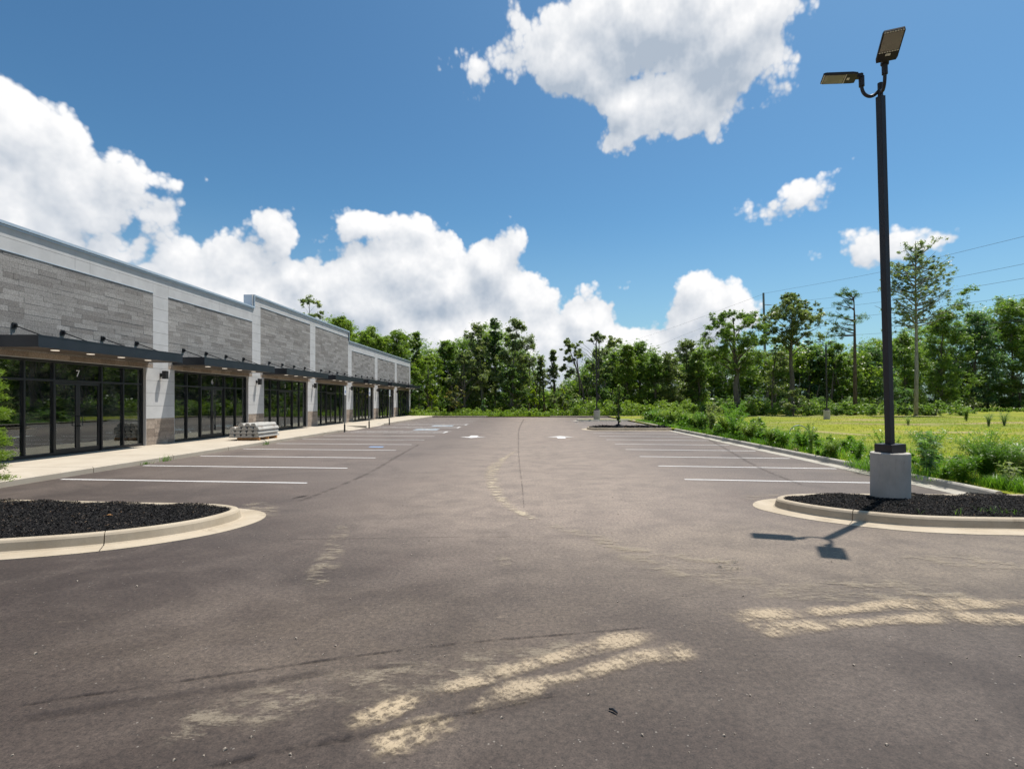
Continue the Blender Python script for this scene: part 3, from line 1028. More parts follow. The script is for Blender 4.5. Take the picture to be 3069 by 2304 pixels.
def kerb(label, path, mat='kerb', seg=3.05, first=0.0, prof=KPROF):
    """kerb and gutter swept along a path (the lot lies to the path's right), cut into cast lengths"""
    root = link('kerb', None, None, kind='structure', label=label)
    P = np.array([p for p in path], float)
    s = np.concatenate([[0], np.cumsum(np.linalg.norm(np.diff(P, axis=0), axis=1))])
    T = np.gradient(P, axis=0)
    T /= np.linalg.norm(T, axis=1)[:, None] + 1e-9
    R = np.stack([T[:, 1], -T[:, 0]], 1)
    cuts = [0.0]
    c = first if first > 0 else seg
    while c < s[-1] - 0.3:
        cuts.append(c)
        c += seg
    cuts.append(s[-1])
    for a, b in zip(cuts[:-1], cuts[1:]):
        ss = np.concatenate([[a + 0.006], s[(s > a + 0.02) & (s < b - 0.02)], [b - 0.006]])
        px, py = np.interp(ss, s, P[:, 0]), np.interp(ss, s, P[:, 1])
        rx, ry = np.interp(ss, s, R[:, 0]), np.interp(ss, s, R[:, 1])
        m = MB()
        k = len(prof)
        for x, yy, u, w in zip(px, py, rx, ry):
            m.v += [(x - u * o, yy - w * o, z) for o, z in prof]
        for i in range(len(ss) - 1):
            for j in range(k - 1):
                m.f.append((i * k + j, i * k + j + 1, (i + 1) * k + j + 1, (i + 1) * k + j)[::-1])
        m.f.append(tuple(range(k)))
        m.f.append(tuple((len(ss) - 1) * k + j for j in range(k))[::-1])
        m.uv = [(0, 0)] * sum(len(f) for f in m.f)
        me = m.mesh('kerb_length', MAT[mat], smooth=False)
        link('kerb_length', me, root)
    return root


PL = smooth([(-15, 5.25), (-10, 5.55), (-7.6, 6.02), (-6.28, 6.41), (-5.5, 6.70), (-4.94, 7.08), (-4.56, 7.56), (-4.42, 8.1), (-4.52, 8.48), (-4.85, 8.72), (-5.4, 8.85), (-6.5, 8.94), (-9, 9.2), (-15, 9.6)], 5)
kerb('pale kerb round the near mulch island on the building side', PL, first=9.85)
PR = smooth([(16, 9.75), (11, 9.72), (8, 9.70), (5.6, 9.78), (4.85, 9.74), (4.4, 9.58), (4.17, 9.28), (4.18, 9.0), (4.46, 8.5), (4.98, 8.04), (5.67, 7.72), (6.92, 7.58), (9.5, 7.5), (16, 7.4)], 5)
kerb('pale kerb round the lamp island', PR, first=1.2)
kerb('kerb between the near bays and the field', [(8.72, 33.0), (8.68, 24), (8.62, 16), (8.56, 11), (8.5, 9.95)], 'kerb_grey')
P2_ = smooth([(8.85, 35.9), (6, 35.95), (4.6, 35.9), (3.95, 35.6), (3.62, 34.9), (3.62, 34.2), (3.95, 33.55), (4.6, 33.3), (6, 33.22), (8.66, 33.2)], 4)
kerb('kerb round the island with the columnar tree', P2_)
kerb('kerb between the far bays and the field', [(9.0, 48.3), (8.85, 42), (8.75, 36.0)], 'kerb_grey')
P3_ = smooth([(9.3, 51.0), (6.3, 51.05), (4.9, 50.9), (4.3, 50.2), (4.25, 49.3), (4.7, 48.7), (6.3, 48.5), (9.0, 48.45)], 4)
kerb('kerb round the far lamp island', P3_, 'kerb_grey')
kerb('far kerb along the end of the lot', [(46, 61.0), (30, 61.0), (9, 61.0), (2.6, 61.05), (2.2, 61.05)], 'kerb')
kerb('kerb of the mulch bed past the shops', [(-5.0, 61.6), (-5.2, 61.1), (-6, 60.9), (-11.0, 60.9)][::-1][::-1], 'kerb')


def bed(name, label, outline, z, mat, kind='structure'):
    m = MB()
    m.face([(x, yy, z) for x, yy in outline])
    return m.obj(name, MAT[mat], kind=kind, label=label)


def inset(path, d):
    P = np.array(path)
    T = np.gradient(P, axis=0)
    T /= np.linalg.norm(T, axis=1)[:, None]
    return P + np.stack([-T[:, 1], T[:, 0]], 1) * d


def chips(label, outline, n, z, box, size=1.0, seed=1):
    """black bark mulch: loose chips heaped over a bed"""
    r = np.random.default_rng(seed)
    O = np.array(outline)
    x0, x1, y0, y1 = box
    X = r.random(n * 3) * (x1 - x0) + x0
    Y = r.random(n * 3) * (y1 - y0) + y0
    ins = np.zeros(len(X), bool)
    j = len(O) - 1
    for i in range(len(O)):
        c_ = ((O[i, 1] > Y) != (O[j, 1] > Y)) & (X < (O[j, 0] - O[i, 0]) * (Y - O[i, 1]) / (O[j, 1] - O[i, 1] + 1e-12) + O[i, 0])
        ins ^= c_
        j = i
    X, Y = X[ins][:n], Y[ins][:n]
    k = len(X)
    dmin = np.min(np.hypot(X[:, None] - O[None, :, 0], Y[:, None] - O[None, :, 1]), axis=1)
    Z = z + 0.05 * np.clip(dmin / 0.5, 0, 1) + 0.025 * r.random(k) + 0.02 * np.sin(X * 5) * np.cos(Y * 4)
    a = r.random(k) * 2 * PI
    L = (0.018 + 0.035 * r.random(k) ** 1.5) * size
    W = (0.006 + 0.010 * r.random(k)) * size
    tz = (r.random(k) - 0.5) * 1.5
    ti = (r.random(k) - 0.5) * 1.4
    u = np.stack([np.cos(a) * np.cos(tz), np.sin(a) * np.cos(tz), np.sin(tz)], 1) * L[:, None]
    w = np.stack([-np.sin(a) * np.cos(ti), np.cos(a) * np.cos(ti), np.sin(ti)], 1) * W[:, None]
    c_ = np.stack([X, Y, Z], 1)
    V = np.stack([c_ - u - w * .6, c_ + u * .9 - w, c_ + u * 1.1 + w * .5, c_ - u * .8 + w], 1)
    return link('mulch', quads_mesh('mulch', V, MAT['mulch']), kind='stuff', label=label)


IL, IR, I2 = inset(PL, 0.155), inset(PR, 0.155), inset(P2_, 0.155)
bed('mulch_bed', 'dark soil under the mulch of the near island', IL, 0.128, 'mulch_bed')
bed('mulch_bed', 'dark soil under the mulch of the lamp island', IR, 0.128, 'mulch_bed')
bed('mulch_bed', 'dark soil of the island with the columnar tree', I2, 0.128, 'mulch_bed')
bed('grass_bed', 'grass on the far lamp island', inset(P3_, 0.155), 0.128, 'field')
bed('mulch_bed', 'dark mulch bed past the end of the shops', [(-11.0, 61.1), (-6, 61.1), (-5.3, 61.3), (-5.2, 62.6), (-8, 64), (-11.5, 64)], 0.135, 'mulch_bed')
chips('black bark mulch on the island nearest the shops', IL, 75000, 0.132, (-10.2, -4.5, 5.5, 9.3), 0.45, 1)
chips('black bark mulch round the lamp base', IR, 60000, 0.132, (4.2, 10.0, 7.4, 9.8), 0.45, 2)
chips('dark mulch on the island with the columnar tree', I2, 2500, 0.132, (3.6, 8.7, 33.2, 35.9), 2.2, 3)
leaf = MB()
a = gp(500 / 1.0 * 0 + 323, 1250 + 727 / 2.4578, 0.2)
leaf.face([(a[0] - 0.07, a[1], 0.20), (a[0], a[1] - 0.02, 0.215), (a[0] + 0.07, a[1] + 0.01, 0.205), (a[0] + 0.01, a[1] + 0.03, 0.225)])
leaf.obj('fallen_leaf', MAT['wood'], label='single orange dead leaf lying on the near mulch', category='leaf')


# ---------------------------------------------------------------- the row of shops
def lettering(name, body, size, loc, mat, parent):
    """flat letters facing +x, as a mesh"""
    c_ = bpy.data.curves.new(name, 'FONT')
    c_.body = body
    c_.size = size
    c_.extrude = 0.0005
    c_.align_x = 'CENTER'
    tmp = bpy.data.objects.new(name, c_)
    me = bpy.data.meshes.new_from_object(tmp)
    bpy.data.objects.remove(tmp)
    me.materials.clear()
    me.materials.append(mat)
    o = link(name, me, parent)
    o.location = loc
    o.rotation_euler = (PI / 2, 0, PI / 2)
    return o


WX = -14.30                      # face of the cladding
BAY = 7.315
P1 = 20.97
PC = [P1 + BAY * (k - 1) for k in range(0, 7)]          # pilaster centres, 0 lies just outside the picture
B0, B1 = 9.6, 64.5                                      # ends of the building
HEAD = 3.05
shop = thing('shop_building', 'long single storey row of new shops with grey plank cladding and black canopies', 'building', loc=(WX, B0, 0))
shop.location = (0, 0, 0)
sections = [(B0, 28.02, 6.68, 5.90), (28.02, 42.62, 7.30, 6.78), (42.62, B1, 6.56, 5.84)]   # parapet top, top of the plank field


def tops(y):
    for a, b, t, s_ in sections:
        if a <= y < b + 1e-6:
            return t, s_
    return sections[-1][2:]


windows = [(PC[k] + 0.80, PC[k] + 0.80 + 5.72) for k in range(0, 7)]    # opening of each bay
CORE0, CORE1 = -14.62, -14.322
core = MB()
# piers between the openings, band above them, parapets, back, roof, ends
edges = [B0] + [e for w in windows for e in w] + [B1]
for a, b in zip(edges[0::2], edges[1::2]):
    core.box(CORE0, CORE1, a, b, 0.0, HEAD)
for a, b, t, s_ in sections:
    core.box(CORE0, CORE1, a, b, HEAD, t - 0.02)
core.obj('wall', MAT['wall'], shop)
m = MB()
m.box(-34.0, -33.7, B0, B1, 0.0, 6.3)
m.box(-34.0, CORE0, B0, B0 + 0.3, 0.0, 6.3)
m.obj('rear_wall', MAT['panel'], shop)
MB().box(-33.69, CORE0 - 0.002, B1 - 0.3, B1 - 0.001, 0.0, 6.3).obj('end_wall', MAT['panel'], shop)
MB().box(-33.69, CORE0 - 0.002, B0 + 0.31, B1 - 0.31, 5.55, 5.7).obj('roof', MAT['roof'], shop)
m = MB()
m.box(-22.0, -21.8, B0 + 0.31, B1 - 0.31, 0.14, 3.6)
m.box(-21.79, CORE0 - 0.003, B0 + 0.31, B1 - 0.31, 3.6, 3.7)
for k in range(1, 7):
    m.box(-21.79, CORE0 - 0.003, PC[k] - 0.1, PC[k] + 0.1, 0.141, 3.59)
m.obj('interior', MAT['inside'], shop)
MB().box(-21.79, CORE0 + 0.27, B0 + 0.31, B1 - 0.31, 0.02, 0.14).obj('floor_slab', MAT['slab'], shop)
for a, b in windows:      # jamb linings and head lining of each opening
    m = MB()
    m.box(CORE0 + 0.001, WX - 0.001, a - 0.0, a + 0.012, 0.152, HEAD - 0.001)
    m.box(CORE0 + 0.001, WX - 0.001, b - 0.012, b, 0.152, HEAD - 0.001)
    m.box(CORE0 + 0.001, WX - 0.001, a + 0.013, b - 0.013, HEAD - 0.013, HEAD - 0.001)
    m.obj('window_lining', MAT['panel'], shop)

# ---- cement panels: pilasters, piers and the band under the coping
PANEL_CACHE = {}


def panel(y0, y1, z0, z1, x=WX):
    g_ = 0.004
    w, h = round(y1 - y0 - 2 * g_, 4), round(z1 - z0 - 2 * g_, 4)
    key = (w, h)
    if key not in PANEL_CACHE:
        PANEL_CACHE[key] = MB().box(0, 0.02, 0, w, 0, h).mesh('facade_panel', MAT['panel'])
    o = link('facade_panel', PANEL_CACHE[key], shop)
    o.location = (x - 0.02, y0 + g_, z0 + g_)


PW = 0.435
for k in range(0, 8):
    if k < 7:
        ya, yb, fa, fb = PC[k] - PW, PC[k] + PW, PC[k] - 0.795, PC[k] + 0.795
    else:
        ya, yb, fa, fb = 64.0, B1, 64.07, B1
    top, st = tops((ya + yb) / 2 + 0.2)
    z = HEAD
    while z < top - 0.43 - 0.15:
        z1 = min(z + 0.457, top - 0.42)
        if top - 0.42 - z1 < 0.15:
            z1 = top - 0.42
        panel(ya, yb, z, z1)
        z = z1
    panel(ya, yb, top - 0.42, top - 0.02)
    z = 1.14
    for z1 in (1.62, 2.10, 2.58, HEAD):
        panel(fa, fb, z, z1)
        z = z1
for k in range(0, 7):
    a = PC[k] + PW
    b = PC[k + 1] - PW if k < 6 else 64.0
    mid = (a + b) / 2
    top, st = tops(mid)
    hz_ = top - 0.42 if top - 0.42 > st + 0.06 else st + 0.02
    for u, w in ((a, mid - 0.29), (mid - 0.29, mid + 0.29), (mid + 0.29, b)):
        if hz_ > st + 0.06:
            panel(u, w, st, hz_)
            panel(u, w, hz_, top - 0.02)
        else:
            panel(u, w, st, top - 0.02)
    MB().box(WX - 0.02, WX + 0.018, a + 0.003, b - 0.003, st - 0.016, st + 0.0035).obj('flashing', MAT['coping'], shop)
panel(B0, PC[0] - PW, 5.9, 6.66)

# ---- planks
rng = np.random.default_rng(11)
LENS = [0.30, 0.46, 0.46, 0.61, 0.61, 0.76, 0.91, 1.22]
ROW = 0.152
planks = []                                   # (y0, length, z0, height, proud)


def plank_field(y0, y1, z0, z1):
    z = z0
    while z < z1 - 0.02:
        h = min(ROW, z1 - z)
        y = y0
        while y < y1 - 0.02:
            L = LENS[rng.integers(len(LENS))]
            if y1 - (y + L) < 0.25:
                L = y1 - y
            planks.append((y, L, z, h, float(rng.choice([0.0, 0.002, 0.004, 0.006]))))
            y += L
        z += h


for k in range(0, 7):
    a = PC[k] + PW
    b = PC[k + 1] - PW if k < 6 else 64.0
    plank_field(a, b, HEAD, tops((a + b) / 2)[1] - 0.017)
for k in range(0, 8):
    fa, fb = (PC[k] - 0.795, PC[k] + 0.795) if k < 7 else (64.07, B1)
    plank_field(fa, fb, 0.152, 1.14)
plank_field(B0, PC[0] - PW, 3.05, 5.9)
plank_field(B0, PC[0] - 0.795, 0.152, 3.05)


def seen_size(p):
    y = p[0] + p[1] / 2
    x = CX + WX / y * F
    if x < -10 or 3.2 < p[2] < 3.5:
        return 0
    return p[1] * p[3] * 14.3 / y ** 3


planks.sort(key=seen_size, reverse=True)
PLC = {}
for (y, L, z, h, pr) in planks[:300]:
    low = z < 3.2
    key = (round(L, 3), round(h, 3), low)
    if key not in PLC:
        PLC[key] = MB().box(0, 0.02, 0.002, L - 0.002, 0.002, h - 0.002).mesh('plank', MAT['plank' if not low else 'plank_brown'])
    o = link('plank', PLC[key], shop)
    o.location = (WX - 0.024 + pr, y, z)
rest, rest_low = MB(), MB()
for (y, L, z, h, pr) in planks[300:]:
    (rest if z >= 3.2 else rest_low).box(WX - 0.024 + pr, WX - 0.004 + pr, y + 0.002, y + L - 0.002, z + 0.002, z + h - 0.002)
rest.obj('plank_cladding', MAT['plank'], shop, kind='stuff')
rest_low.obj('plank_cladding', MAT['plank_brown'], shop, kind='stuff')

# ---- metal coping in lengths
for a, b, t, s_ in sections:
    y = a
    while y < b - 0.05:
        y1 = min(y + 3.05, b)
        if b - y1 < 0.8:
            y1 = b
        m = MB()
        m.box(-14.80, WX + 0.07, y + 0.003, y1 - 0.003, t - 0.08, t)
        m.box(-14.78, WX + 0.030, y + 0.003, y1 - 0.003, t - 0.14, t - 0.086)
        m.obj('coping', MAT['coping'], shop)
        y = y1
for yy, lo, hi in ((28.02, 6.68, 7.30), (42.62, 6.56, 7.30)):     # returns where the parapet steps
    s1 = -1 if yy < 30 else 1
    MB().box(-14.80, WX + 0.068, yy + s1 * 0.001, yy + s1 * 0.05, lo + 0.002, hi - 0.003).obj('coping_return', MAT['coping'], shop)

# ---- storefront glazing of each bay
FX0, FX1 = -14.53, -14.40
NUM = ['7', '6', '5', '4', '3', '2', '1']
for k, (a, b) in enumerate(windows):
    a, b = a + 0.013, b - 0.013
    W_ = b - a
    s = (W_ - 1.83) / 4
    cuts = [a, a + s, a + 2 * s, b - 2 * s, b - s, b]
    hw = 0.028
    fr = MB()
    z0, z1, zt = 0.153, HEAD - 0.014, 2.43
    for i, c in enumerate(cuts):
        lo = c - hw if 0 < i < 5 else (c if i == 0 else c - 2 * hw)
        fr.box(FX0, FX1, lo, lo + 2 * hw, z0, z1)
    fr.box(FX0 + 0.002, FX1 - 0.002, a, b, z1 - 0.075, z1 - 0.001)
    fr.box(FX0 + 0.002, FX1 - 0.002, a, b, zt - 0.03, zt + 0.03)
    for i in (0, 1, 3, 4):
        fr.box(FX0 + 0.002, FX1 - 0.002, cuts[i], cuts[i + 1], z0 + 0.001, z0 + 0.09)
    F_ = fr.obj('window_frame', MAT['frame'], shop)

    def pane(y0, y1, zz0, zz1, parent, x=-14.46):
        MB().box(x - 0.008, x, y0, y1, zz0, zz1).obj('pane', MAT['glass'], parent)
    for i in range(5):
        pane(cuts[i] + hw, cuts[i + 1] - hw, zt + 0.03, z1 - 0.075, F_)
    for i in (0, 1, 3, 4):
        pane(cuts[i] + hw, cuts[i + 1] - hw, z0 + 0.09, zt - 0.03, F_)
    d0, d1 = cuts[2] + hw + 0.004, cuts[3] - hw - 0.004
    dm = (d0 + d1) / 2
    for j, (u, w) in enumerate(((d0, dm - 0.004), (dm + 0.004, d1))):
        dr = MB()
        X0, X1 = -14.50, -14.445
        dr.box(X0, X1, u, u + 0.075, 0.165, zt - 0.034)
        dr.box(X0, X1, w - 0.075, w, 0.165, zt - 0.034)
        dr.box(X0, X1, u + 0.0751, w - 0.0751, 0.165, 0.33)
        dr.box(X0, X1, u + 0.0751, w - 0.0751, zt - 0.12, zt - 0.034)
        D_ = dr.obj('door', MAT['frame'], shop)
        pane(u + 0.0751, w - 0.0751, 0.33, zt - 0.12, D_, -14.47)
        hy = (w - 0.0375) if j == 0 else (u + 0.0375)
        sg = -1 if j == 0 else 1
        MB().tube([(-14.444, hy, 1.32), (-14.385, hy, 1.32), (-14.375, hy + sg * 0.05, 1.31), (-14.375, hy + sg * 0.05, 1.02), (-14.385, hy, 1.01), (-14.444, hy, 1.01)], 0.011, 8).obj('handle', MAT['black'], D_, smooth=True)
        MB().box(-14.40, -14.385, u + 0.03, w - 0.03, 1.155, 1.18).obj('push_bar', MAT['black'], D_).location = (-0.16, 0, 0)
    lettering('unit_number', NUM[k], 0.30, (-14.455, dm, 2.58), MAT['white'], shop)

# ---- canopies with tie rods and downlights, wall lamps on the piers
for k, (a, b) in enumerate(windows):
    ca, cb = a - 0.10, b + 0.13
    mid = (ca + cb) / 2
    cz0, cz1 = 3.24, 3.56
    XF = -13.03
    m = MB()
    m.box(XF - 0.05, XF, ca, cb, cz0, cz1)
    m.box(WX + 0.008, XF - 0.051, ca, ca + 0.05, cz0, cz1)
    m.box(WX + 0.008, XF - 0.051, cb - 0.05, cb, cz0, cz1)
    m.box(WX + 0.008, XF - 0.051, ca + 0.051, cb - 0.051, cz1 - 0.10, cz1 - 0.07)
    m.box(XF - 0.001, XF + 0.006, ca - 0.004, cb + 0.004, cz0 - 0.004, cz0 + 0.03)
    m.box(XF - 0.001, XF + 0.006, ca - 0.004, cb + 0.004, cz1 - 0.03, cz1 + 0.004)
    C_ = m.obj('canopy', MAT['canopy'], shop)
    MB().box(WX + 0.010, XF - 0.052, ca + 0.052, cb - 0.052, cz0 + 0.01, cz0 + 0.03).obj('soffit', MAT['soffit'], C_)
    for j in range(4):
        yy = mid + (j - 1.5) * 1.553
        r_ = MB()
        r_.box(WX + 0.008, WX + 0.03, yy - 0.065, yy + 0.065, 3.80, 3.97)
        r_.box(WX + 0.03, WX + 0.10, yy - 0.02, yy + 0.02, 3.84, 3.93)
        r_.tube([(WX + 0.06, yy, 3.885), (XF - 0.10, yy, 3.47)], 0.017, 8)
        r_.obj('tie_rod', MAT['black'], C_)
        yd = mid + (j - 1.5) * 1.25
        MB().lathe([(0.10, cz0 - 0.002), (0.10, cz0 + 0.009)], (-13.55, yd), 20).obj('downlight', MAT['down'], C_)
for k in range(0, 8):
    yy = PC[k] if k < 7 else 64.28
    m = MB()
    m.box(WX + 0.001, WX + 0.02, yy - 0.06, yy + 0.06, 2.74, 2.88)
    m.tube([(WX + 0.02, yy, 2.81), (WX + 0.10, yy, 2.81)], 0.028, 8)
    m.box(WX + 0.10, WX + 0.25, yy - 0.075, yy + 0.075, 2.66, 2.97)
    m.obj('wall_lamp', MAT['black'], shop)

# ---------------------------------------------------------------- stack of concrete wheel stops on a pallet
prof = [(-0.118, 0.0), (0.118, 0.0), (0.118, 0.055), (0.062, 0.138), (-0.062, 0.138), (-0.118, 0.055)]
WS = MB().prism(prof, 1, 0.0, 1.83).mesh('wheel_stop', MAT['stop'])
SX, SY = -12.03, 22.75
pal = thing('pallet', 'orange brown wooden pallet under the stacked concrete wheel stops', 'pallet', loc=(SX, SY, 0.15))
for j in range(3):
    MB().box(-0.30 - 0.02 + 0, 0.62, 0.06 + j * 0.76, 0.15 + j * 0.76, 0.022, 0.098).obj('stringer', MAT['wood'], pal)
for j in range(6):
    MB().box(-0.30, 0.60, 0.05 + j * 0.31, 0.19 + j * 0.31, 0.0985, 0.118).obj('deck_board', MAT['wood'], pal)
for j in range(3):
    MB().box(-0.31, 0.61, 0.045 + j * 0.76, 0.165 + j * 0.76, 0.0, 0.0215).obj('bottom_board', MAT['wood'], pal)
ROWN = ['bottom', 'second', 'third', 'top']
COLN = ['first', 'second', 'third', 'fourth', 'fifth']
rng = np.random.default_rng(3)
for r in range(4):
    n = 5 if r < 3 else 3
    zz = 0.268 + r * 0.153
    for c in range(n):
        o = link('wheel_stop', WS, None, category='wheel stop', group='concrete wheel stops stacked on the pallet',
                 label='pale concrete wheel stop in the %s layer of the stack, %s from the shop front' % (ROWN[r], COLN[c]))
        x0 = SX - 0.50 + c * 0.248 if r < 3 else SX - 0.03 + (c - 0.4) * 0.25
        o.location = (x0 + rng.normal() * 0.006 + (0.01 if r == 2 else 0), SY + rng.normal() * 0.02 + (0.03 if r == 3 else 0), zz)
    if r < 3:
        for j in range(2):
            MB().box(SX - 0.62, SX + 0.62, SY + 0.35 + j * 1.1, SY + 0.39 + j * 1.1, zz + 0.1385, zz + 0.1525).obj(
                'wood_spacer', MAT['wood'], label='thin wood strip laid on the %s layer of wheel stops, %s end' % (ROWN[r], ('near', 'far')[j]), category='wood strip', group='strips between the wheel stops')
q = [gp(780, 1316, 0.25), gp(797, 1321, 0.19), gp(810, 1328, 0.12), gp(819, 1336.5, 0.01)]
MB().tube(smooth([(-11.25, 22.7, 0.24), (-11.08, 22.45, 0.22), (-10.86, 22.25, 0.16), (-10.72, 22.15, 0.012)], 5), 0.010, 6).obj(
    'strap', MAT['black'], label='loose black strap hanging from the pallet over the sidewalk edge', category='strap')

# ---------------------------------------------------------------- accessible parking signs
SIGNW = ['nearest the wheel stops', 'in the middle of the three', 'farthest along the sidewalk']


for i, yy in enumerate((31.3, 36.05, 41.2)):
    s = thing('parking_sign', 'blue and white accessible parking sign on a steel post, ' + SIGNW[i], 'sign', 'accessible parking signs', (-10.73, yy, 0))
    m = MB()
    m.tube([(0, 0, 0.0), (0, 0, 2.66)], 0.030, 10)
    m.obj('post', MAT['galv'], s)
    MB().lathe([(0.045, 0.0), (0.045, 0.45), (0.032, 0.47)], (0, 0), 12).obj('sleeve', MAT['bronze'], s)
    pl = MB().box(0.032, 0.036, -0.155, 0.155, 2.16, 2.66).obj('plate', MAT['white'], s)
    MB().box(0.0362, 0.0375, -0.075, 0.075, 2.24, 2.42).obj('blue_square', MAT['blue'], pl)
    sy = MB()
    sy.tube([(0.0385, 0.0, 2.385), (0.0385, 0.0, 2.387)], 0.016, 10)
    sy.box(0.0376, 0.0385, -0.008, 0.008, 2.31, 2.375)
    sy.box(0.0376, 0.0386, 0.0, 0.045, 2.305, 2.32)
    for a in np.linspace(PI * 0.8, PI * 2.0, 9):
        sy.box(0.0376, 0.0384, 0.045 * math.cos(a) - 0.006, 0.045 * math.cos(a) + 0.006, 2.30 + 0.045 * math.sin(a) - 0.006, 2.30 + 0.045 * math.sin(a) + 0.006)
    sy.obj('wheelchair_symbol', MAT['white'], pl)
    lettering('lettering', 'RESERVED', 0.062, (0.0365, 0, 2.585), MAT['green'], pl)
    lettering('lettering', 'PARKING', 0.068, (0.0365, 0, 2.50), MAT['green'], pl)


# ---------------------------------------------------------------- lamp posts
def lamp_head(parent):
    """flat LED area light, mount at the origin, pointing along +y"""
    h = MB()
    out = [(-0.138, 0.06), (-0.152, 0.11), (-0.152, 0.55), (-0.138, 0.585), (0.138, 0.585), (0.152, 0.55), (0.152, 0.11), (0.138, 0.06)]
    h.prism(out, 2, 0.0, 0.032)
    h.prism([(x * 0.82, 0.04 + y * 0.9) for x, y in out], 2, 0.0321, 0.052)
    b = h.obj('lamp_head', MAT['bronze'], parent)
    MB().box(-0.132, 0.132, 0.25, 0.55, -0.006, -0.0005).obj('lens', MAT['lens'], b)
    sl = MB()
    for k in range(8):
        for yy in (0.232, 0.566):
            x = -0.122 + k * 0.0349
            sl.box(x - 0.013, x + 0.013, yy - 0.008, yy + 0.008, -0.005, -0.0004)
    sl.obj('slot', MAT['slot'], b)
    MB().box(-0.035, 0.035, 0.16, 0.20, -0.004, -0.0004).obj('name_plate', MAT['slot'], b)
    kn = MB()
    kn.box(-0.045, 0.045, -0.03, 0.07, 0.005, 0.065)
    kn.tube([(-0.055, 0.0, 0.035), (0.055, 0.0, 0.035)], 0.032, 10)
    kn.obj('knuckle', MAT['bronze'], b)
    return b


def lamp_post(label, loc, lean, heads, tilts={}, group='parking lot lamp posts', base_h=0.83):
    """heads: list of directions in degrees (0 = away from the camera)"""
    r = thing('lamp_post', label, 'lamp post', group, loc)
    MB().lathe([(0.290, -0.05), (0.290, base_h - 0.012), (0.278, base_h)], (0, 0), 40).obj('concrete_base', MAT['base'], r, smooth=False)
    TM = Matrix.Translation((0, 0, base_h)) @ Euler((lean[1], lean[0], 0.30)).to_matrix().to_4x4()

    def part(o, M=Matrix()):
        o.matrix_local = TM @ M
        return o
    part(MB().box(-0.052, 0.052, -0.052, 0.052, 0.0, 5.95).obj('pole', MAT['bronze'], r, bevel=0.008))
    part(MB().box(-0.16, 0.16, -0.16, 0.16, 0.001, 0.145).obj('base_cover', MAT['bronze'], r, bevel=0.006))
    part(MB().tube([(0, 0, 5.951), (0, 0, 6.17)], 0.04, 12).obj('tenon', MAT['bronze'], r))
    for h in heads:
        a = -math.radians(h) - 0.30
        d = np.array((-math.sin(a), math.cos(a), 0))
        pts = [np.array((0, 0, 6.07)), d * 0.09 + (0, 0, 5.99), d * 0.17 + (0, 0, 5.985), d * 0.24 + (0, 0, 6.05), d * 0.27 + (0, 0, 6.16), d * 0.27 + (0, 0, 6.32)]
        part(MB().tube(smooth(pts, 5), 0.027, 12).obj('arm', MAT['bronze'], r, smooth=True))
        part(MB().tube([d * 0.27 + (0, 0, 6.17), d * 0.27 + (0, 0, 6.34)], 0.044, 12).obj('slip_fitter', MAT['bronze'], r))
        b = lamp_head(r)
        part(b, Matrix.Translation(tuple(d * 0.29 + (0, 0, 6.31))) @ Euler((tilts.get(h, 0.03), 0, a)).to_matrix().to_4x4())
    return r


lamp_post('tall black lamp post on a concrete drum in the near mulch island', (6.05, 9.12, 0.11), (-0.036, 0.0), [199, 288], {199: 0.40, 288: 0.17})
lamp_post('far lamp post on the grassy island beside the columnar tree', (6.03, 49.3, 0.13), (-0.012, 0), [180, 270])
lamp_post('far lamp post standing alone in the field before the trees', ((2478 - CX) / F * 50.5, 50.5, 0.115), (-0.018, 0), [90, 270])

# ---------------------------------------------------------------- power line
UX, UY = (2297 - CX) / F * 95, 95.0
UTOP = at(2288, 878, 95.0)
up = thing('utility_pole', 'tall thin grey utility pole rising between the two big broad trees', 'utility pole', loc=(UX, UY, 0))
MB().tube([(0, 0, 0), (UTOP[0] - UX, 0, UTOP[2])], [0.26, 0.17], 10).obj('shaft', MAT['upole'], up)
ARM = at(2302, 913, 95.0)
MB().tube([(ARM[0] - UX - 0.9, 0, ARM[2]), (ARM[0] - UX + 0.6, 0, ARM[2] - 0.05)], 0.06, 8).obj('cross_arm', MAT['upole'], up)
WL = [  # attachment pixel on the pole, points further along (pixel, depth): the wires come forward to the right and run off to the left
    ('top wire of the power line running right', [((2288, 880), 95), ((2624, 818.6), 72), ((2831, 767), 60), ((3069, 708.7), 50), ((3300, 650), 42)]),
    ('second wire of the power line running right', [((2300, 915), 95), ((2629, 874), 72), ((2846, 835), 60), ((3069, 791), 50), ((3300, 742), 42)]),
    ('third wire of the power line running right', [((2296, 945), 95), ((2682, 900), 70), ((2822, 876), 61), ((3069, 834), 50), ((3300, 792), 42)]),
    ('fourth wire of the power line running right', [((2296, 975), 95), ((2591, 947), 74), ((2889, 910), 58), ((3069, 882.6), 50), ((3300, 845), 42)]),
    ('fifth wire of the power line, crossing low behind the lamp post', [((2296, 1022), 95), ((2430, 1011), 85), ((2635, 999), 72), ((2760, 988), 64), ((3069, 960), 50), ((3300, 935), 42)]),
    ('top wire of the power line running left', [((2286, 882), 95), ((2007, 985), 150), ((1900, 1018), 190), ((1780, 1050), 260)]),
    ('second wire of the power line running left', [((2290, 925), 95), ((2098, 985), 125), ((1942, 1047), 165), ((1800, 1090), 240)]),
    ('third wire of the power line running left', [((2294, 960), 95), ((2098, 1022), 125), ((1950, 1066), 165), ((1800, 1105), 240)]),
]
for lab, L in WL:
    pts = smooth([at(p[0], p[1], d) for p, d in L], 8)
    rad = [0.00028 * p[1] for p in pts]
    MB().tube(pts, 0.015, 5).obj('power_wire', MAT['wire'], label=lab, category='wire', group='wires of the power line')

